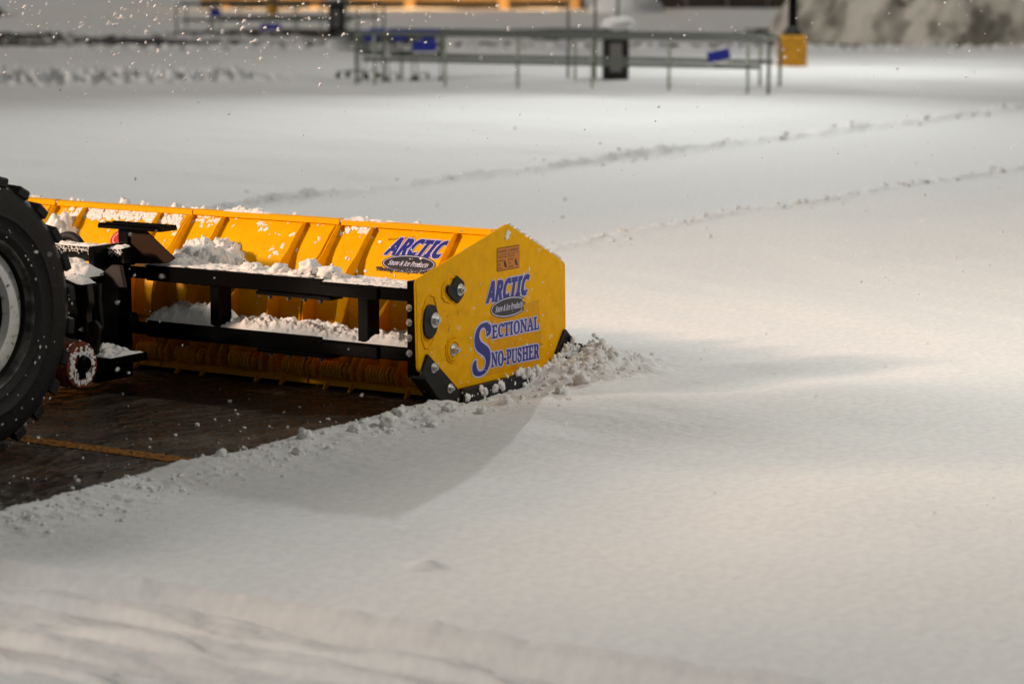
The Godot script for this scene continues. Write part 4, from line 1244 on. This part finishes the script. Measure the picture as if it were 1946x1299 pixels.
	for i in 150:  # on the tyre's lugs and side wall
		var a := rng.randf() * TAU
		var rr := rng.randf_range(0.45, 0.73)
		var r := rng.randf_range(0.0015, 0.006)
		xf.append(Transform3D(Basis(Vector3.RIGHT, a) * Basis().scaled(Vector3(r * 0.5, r, r * 1.8)), Vector3(-1.46 + (0.262 if rr < 0.62 else 0.245), 0.735 + rr * cos(a), 2.64 + rr * sin(a))))
	scatter("snow_flecks", fl, M.clod, xf, "snow crusted on the loader's pin boss, cross beam and tyre")

# ------------------------------------------------------------------ the far side of the car park
func make_bin(label: String, at: Vector3) -> Node3D:
	var t := thing("litter_bin", label, "litter bin", at, deg_to_rad(33), "litter bins by the trolley bays")
	obj("bin_body", Shape.new().box(Vector3(0, 0.50, 0), Vector3(0.52, 0.94, 0.52), 0.03), M.bin, t)
	obj("bin_base", Shape.new().box(Vector3(0, 0.04, 0), Vector3(0.54, 0.08, 0.54), 0.015), M.bin, t)
	for s in [Vector3(0, 0.52, 0.262), Vector3(0.262, 0.52, 0)]:
		obj("bin_panel", Shape.new().box(s, Vector3(0.24 if s.x == 0 else 0.012, 0.58, 0.012 if s.x == 0 else 0.24), 0.004), M.bin_panel, t)
	for p in [[-1, -1], [1, -1], [-1, 1], [1, 1]]:
		obj("hood_post", Shape.new().box(Vector3(p[0] * 0.22, 0.95, p[1] * 0.22), Vector3(0.05, 0.16, 0.05), 0.005), M.bin, t)
	obj("hood", Shape.new().lathe(PackedVector2Array([Vector2(1.02, 0.36), Vector2(1.05, 0.36), Vector2(1.12, 0.27), Vector2(1.15, 0.15), Vector2(1.16, 0.0)]), 4, Transform3D(Basis(Vector3(0, 1, 0), Vector3(0.7071, 0, 0.7071), Vector3(0.7071, 0, -0.7071)), Vector3.ZERO), false), M.bin, t)
	return t

func make_bay(called_label: String, a: Vector3, b: Vector3, depth: Vector3, signs: Array, posts: int) -> void:
	# a trolley bay: two double-railed sides a trolley's length apart, hooped at the ends
	var t := thing("trolley_bay", called_label, "trolley bay", a)
	var run := b - a
	for s in 2:
		var off: Vector3 = depth * s
		for h in [1.03, 0.52]:
			var r := PackedVector3Array([off + Vector3(0, h, 0), off + run + Vector3(0, h, 0)])
			obj("rail", Shape.new().path(r, 0.042, 8), M.rail, t)
		for e in [0.0, 1.0]:
			var dir := run.normalized() * (-1.0 if e == 0.0 else 1.0)
			var base: Vector3 = off + run * e
			var hoop := PackedVector3Array()
			for k in 9:
				var q := PI / 2 * k / 8.0
				hoop.append(base + dir * 0.16 * sin(q) + Vector3(0, 0.87 + 0.16 * cos(q), 0))
			hoop.append(base + dir * 0.16)
			obj("end_hoop", Shape.new().path(hoop, 0.034, 8), M.pipe, t)
		var here := posts if s == 0 else 3
		for k in here:
			var p: Vector3 = off + run * (0.03 + 0.94 * k / (here - 1))
			obj("bay_post", Shape.new().rod(p, p + Vector3(0, 1.03, 0), 0.030, 8), M.post, t)
	for sg in signs:
		var p: Vector3 = run * sg[0] + Vector3(0, sg[1], 0)
		var face := obj("bay_sign", Shape.new().box(Vector3.ZERO, Vector3(sg[2], sg[3], 0.02), 0.004), M.blue, t, p, Vector3(0, deg_to_rad(33) if absf(run.x) > 0 else 0.0, sg[4]))
		face.position += Vector3(0.545, 0, 0.839) * 0.06
		obj("sign_stripe", Shape.new().box(Vector3(0, -sg[3] * 0.62, 0), Vector3(sg[2], sg[3] * 0.22, 0.02), 0.003), M.rim, face)

func make_trolley(label: String, at: Vector3, turn: float) -> Node3D:
	var t := thing("shopping_trolley", label, "shopping trolley", at, turn, "trolleys left in the front bay")
	var basket := Shape.new()
	var top := 0.98
	var low := 0.55
	for k in 12:
		var u := k / 11.0
		var z := lerpf(-0.42, 0.38, u)
		var hw := lerpf(0.20, 0.26, u)
		var yl := lerpf(low + 0.06, low, u)
		basket.path(PackedVector3Array([Vector3(-hw, top, z), Vector3(-hw * 0.85, yl, z * 0.9), Vector3(hw * 0.85, yl, z * 0.9), Vector3(hw, top, z)]), 0.006, 5)
	for h in 5:
		var v := h / 4.0
		var y := lerpf(low + 0.05, top, v)
		var q := lerpf(0.86, 1.0, v)
		basket.path(PackedVector3Array([Vector3(-0.26 * q, y, 0.38 * lerpf(0.92, 1, v)), Vector3(-0.20 * q, y, -0.42 * lerpf(0.9, 1, v)), Vector3(0.20 * q, y, -0.42 * lerpf(0.9, 1, v)), Vector3(0.26 * q, y, 0.38 * lerpf(0.92, 1, v)), Vector3(-0.26 * q, y, 0.38 * lerpf(0.92, 1, v))]), 0.008, 5)
	obj("basket", basket, M.rail, t)
	for s in [-1, 1]:
		obj("chassis_rail", Shape.new().path(PackedVector3Array([Vector3(s * 0.25, 1.03, 0.50), Vector3(s * 0.25, 0.55, 0.42), Vector3(s * 0.24, 0.16, 0.34), Vector3(s * 0.18, 0.16, -0.40)]), 0.014, 6), M.pipe, t)
		for z in [0.36, -0.38]:
			obj("castor", Shape.new().lathe(PackedVector2Array([Vector2(-0.02, 0.0), Vector2(-0.02, 0.06), Vector2(0.02, 0.06), Vector2(0.02, 0.0)]), 14, Transform3D(Basis(), Vector3(s * (0.24 if z > 0 else 0.18), 0.065, z)), false), M.rubber, t)
	obj("seat_flap", Shape.new().box(Vector3(0, 0.90, 0.36), Vector3(0.30, 0.13, 0.015), 0.004), M.blue, t)
	obj("handle", Shape.new().rod(Vector3(-0.27, 1.04, 0.50), Vector3(0.27, 1.04, 0.50), 0.022, 8), M.blue, t)
	return t

func make_background() -> void:
	# all placed where they stand on the car park
	make_bay("front trolley bay of grey double rails with blue signs and trolleys", Vector3(-22.60, 0.04, -30.03), Vector3(-14.26, 0.04, -31.06), Vector3(-0.9, 0, -2.2), [[0.165, 0.80, 0.46, 0.20, 0.0], [0.90, 0.72, 0.42, 0.20, 0.22]], 6)
	make_bay("farther trolley bay behind the front one, small in the haze of snow", Vector3(-45.66, 0.04, -51.9), Vector3(-41.5, 0.04, -55.3), Vector3(-1.5, 0, -3.5), [[0.20, 0.75, 0.30, 0.24, 0.0], [0.52, 0.30, 0.65, 0.20, 0.0]], 7)
	var b := make_bin("square litter bin with a snowy hood in the rail of the front bay", Vector3(-19.05, 0.03, -33.86))
	b.scale = Vector3.ONE * 1.0
	make_bin("square litter bin with a snowy hood beside the farther bay", Vector3(-43.17, 0.03, -56.71))
	var nz := noise_of(601, 3.0, 3)
	var k := 0
	for p in [Vector3(-19.05, 0, -33.86), Vector3(-43.17, 0, -56.71)]:
		var cap := Shape.new().lump(Vector3.ZERO, Vector3(0.34, 0.16, 0.34), noise_of(602, 0.08, 3), 0.25, 12, k)
		tag(obj("snow_dome", cap, M.clod, self, p + Vector3(0.06, 1.21, 0)), ["rounded cap of snow on the hood of the front bay's bin", "rounded cap of snow on the hood of the farther bay's bin"][k], "snow", "snow caps on the bins")
		k += 1
	for tr in [[-23.4, -31.5, 0.5, "foremost shopping trolley of the nested row in the front bay"], [-22.95, -31.9, 0.45, "middle shopping trolley of the nested row in the front bay"], [-22.5, -32.3, 0.4, "last shopping trolley of the nested row, by the blue bay sign"], [-24.4, -32.3, 1.6, "shopping trolley standing askew behind the nested row"]]:
		make_trolley(tr[3], Vector3(tr[0], 0.04, tr[1]), tr[2])
	# the three taller thin posts that stand up behind the front bay
	k = 0
	for p in [[-19.9, -33.4, "thin pale post behind the front bay, first of three from the trolleys"], [-19.5, -33.8, "thin pale post behind the front bay, middle of three"], [-19.2, -34.2, "thin pale post behind the front bay, nearest the litter bin"]]:
		tag(obj("sign_post", Shape.new().rod(Vector3(0, 0, 0), Vector3(0, 1.9, 0), 0.03, 8), M.pipe, self, Vector3(p[0], 0.03, p[1])), p[2], "post", "thin posts at the front bay")
	# lamp post on a square yellow base
	var lp := thing("lamp_post", "dark lamp post on a chipped square yellow concrete base", "lamp post", Vector3(-19.05, 0, -41.73), deg_to_rad(33))
	obj("post_base", Shape.new().box(Vector3(0, 0.38, 0), Vector3(0.62, 0.82, 0.62), 0.03), M.concrete_yellow, lp)
	obj("base_plate", Shape.new().box(Vector3(0, 0.83, 0), Vector3(0.42, 0.08, 0.42), 0.01).box(Vector3(0, 0.91, 0), Vector3(0.30, 0.10, 0.30), 0.02), M.black, lp)
	obj("pole", Shape.new().box(Vector3(0, 6.4, 0), Vector3(0.19, 11.2, 0.19), 0.02), M.black, lp)
	obj("lamp_arm", Shape.new().bar(Vector3(0, 11.9, 0), Vector3(0, 11.95, 0.9), 0.08, 0.08), M.black, lp)
	obj("lamp_bar", Shape.new().bar(Vector3(-0.9, 11.97, 0.9), Vector3(0.9, 11.97, 0.9), 0.07, 0.07), M.black, lp)
	lamp_head(lp, Vector3(-0.6, 11.95, 1.15), Vector3(-11.0, 0, 44.0), 620.0, Color(0.98, 0.99, 0.97), 38.0)
	lamp_head(lp, Vector3(0.6, 11.95, 1.15), Vector3(0.5, 0, 3.0), 115.0, Color(0.98, 0.99, 0.97), 78.0)
	# its near neighbour, standing out of the picture to the right of the plough
	var np := thing("lamp_post", "dark lamp post beside the cleared swath, lighting the plough's end plate", "lamp post", Vector3(9.0, 0, -4.5), deg_to_rad(100))
	obj("post_base", Shape.new().box(Vector3(0, 0.38, 0), Vector3(0.62, 0.82, 0.62), 0.03), M.concrete_yellow, np)
	obj("pole", Shape.new().box(Vector3(0, 4.9, 0), Vector3(0.19, 8.2, 0.19), 0.02), M.black, np)
	obj("lamp_arm", Shape.new().bar(Vector3(0, 8.9, 0), Vector3(0, 8.95, -0.9), 0.08, 0.08), M.black, np)
	lamp_head(np, Vector3(0, 8.95, -1.1), Vector3(0, 0, -7.0), 58.0, Color(1.0, 0.985, 0.94), 80.0)
	# a warm floodlight mast well out of the picture, behind and to the left of the loader
	var mast := thing("floodlight_mast", "tall dark mast with a warm floodlight behind the loader", "floodlight", Vector3(-16.0, 0, 16.6))
	obj("post_base", Shape.new().box(Vector3(0, 0.38, 0), Vector3(0.62, 0.82, 0.62), 0.03), M.concrete_yellow, mast)
	obj("pole", Shape.new().box(Vector3(0, 4.6, 0), Vector3(0.19, 7.6, 0.19), 0.02), M.black, mast)
	obj("lamp_arm", Shape.new().bar(Vector3(0, 8.35, 0.0), Vector3(0, 8.75, 0.35), 0.08, 0.08), M.black, mast)
	lamp_head(mast, Vector3(0.5, 8.95, 0.0), Vector3(17.5, 0, -20.6), 540.0, Color(1.0, 0.825, 0.695), 19.5, 0.9)
	tag(obj("bollard", Shape.new().lathe(PackedVector2Array([Vector2(0, 0.22), Vector2(1.0, 0.22), Vector2(1.15, 0.17), Vector2(1.22, 0.0)]), 20, Transform3D(Basis(Vector3.UP, Vector3.RIGHT, Vector3(0, 0, -1)), Vector3.ZERO)), M.concrete_yellow, self, Vector3(-61.5, 0, -76.7)), "round yellow bollard before the far brown wall", "bollard")
	# the far building: a lit tan wall, and a darker run beside it
	var along := Vector3(0.839, 0, -0.545)
	var wall := thing("store_building", "long tan store front closing off the far side of the car park", "building", Vector3(-63.7, 0, -89.6), deg_to_rad(33))
	obj("wall", Shape.new().box(Vector3(-0.6, 3.0, 0), Vector3(18.0, 6.0, 0.6), 0.05), M.wall, wall)
	for px in [-8.5, -4.2, 0.2, 4.6, 7.9]:
		obj("pilaster", Shape.new().box(Vector3(px, 3.0, 0.36), Vector3(0.5, 6.0, 0.16), 0.03), M.wall, wall)
	for lx in [-6.3, -2.0, 2.4, 6.2]:
		lamp_head(wall, Vector3(lx, 4.3, 1.3), Vector3(lx, 0.2, 0.5), 26.0, Color(1.0, 0.80, 0.52), 70.0, 0.12)
		obj("lamp_bracket", Shape.new().bar(Vector3(lx, 4.45, 0.3), Vector3(lx, 4.45, 1.3), 0.06, 0.06), M.black, wall)
	obj("plinth", Shape.new().box(Vector3(-0.6, 0.22, 0.36), Vector3(18.0, 0.44, 0.1), 0.02), M.dark_wall, wall)
	var fence := thing("dark_wall", "dark wall running on from the tan store front behind the snow mound", "wall", Vector3(-48.7, 0, -98.6), deg_to_rad(33))
	for i in 9:
		obj("wall_panel", Shape.new().box(Vector3(-7.2 + i * 1.9, 1.5, 0.03 * (i % 2)), Vector3(1.86, 3.0, 0.3), 0.02), M.dark_wall, fence)
	# heaps of old snow
	var n1 := noise_of(611, 0.5, 5)
	var n2 := noise_of(612, 1.6, 4)
	var bank := func(cx: float, cz: float, rx: float, rz: float, h: float, rough: float, nx: int, m: Material, label: String) -> void:
		var mesh := heap(cx - rx * 1.2, cz - rz * 1.2, cx + rx * 1.2, cz + rz * 1.2, -0.05, nx, nx, func(x, z, _u, _v):
			var r := Vector2((x - cx) / rx, (z - cz) / rz).length()
			var e := maxf(0.0, 1.0 - r * r)
			var g := n2.get_noise_2d(x, z)
			return maxf(0.0, sqrt(e) * (h * (0.75 + 0.8 * rough * n1.get_noise_2d(x * 0.45, z * 0.45)) + 0.10 * rough * g + 1.3 * rough * n1.get_noise_2d(x * 0.35 + z * 0.3, z * 0.9 - x * 0.5))))
		struct(obj("snow_bank", mesh, m), label)
	bank.call(-21.5, -65.0, 9.5, 7.5, 4.2, 1.0, 150, M.dirty, "tall bank of dirty ploughed snow at the far right of the car park")
	bank.call(-28.0, -74.5, 5.0, 4.5, 1.3, 0.9, 80, M.dirty, "low toe of the dirty snow bank")
	bank.call(-51.2, -88.8, 1.7, 1.7, 1.3, 0.15, 40, M.snow, "smooth white mound of snow before the dark wall")
	bank.call(-73.5, -66.0, 5.0, 5.0, 1.6, 0.3, 60, M.dirty, "grey snow bank at the far left of the car park")

func _ready() -> void:
	make_camera_and_light()
	make_materials()
	make_ground()
	make_snow()
	make_loader()
	make_plough()
	make_background()
	make_clods()
	make_snowfall()
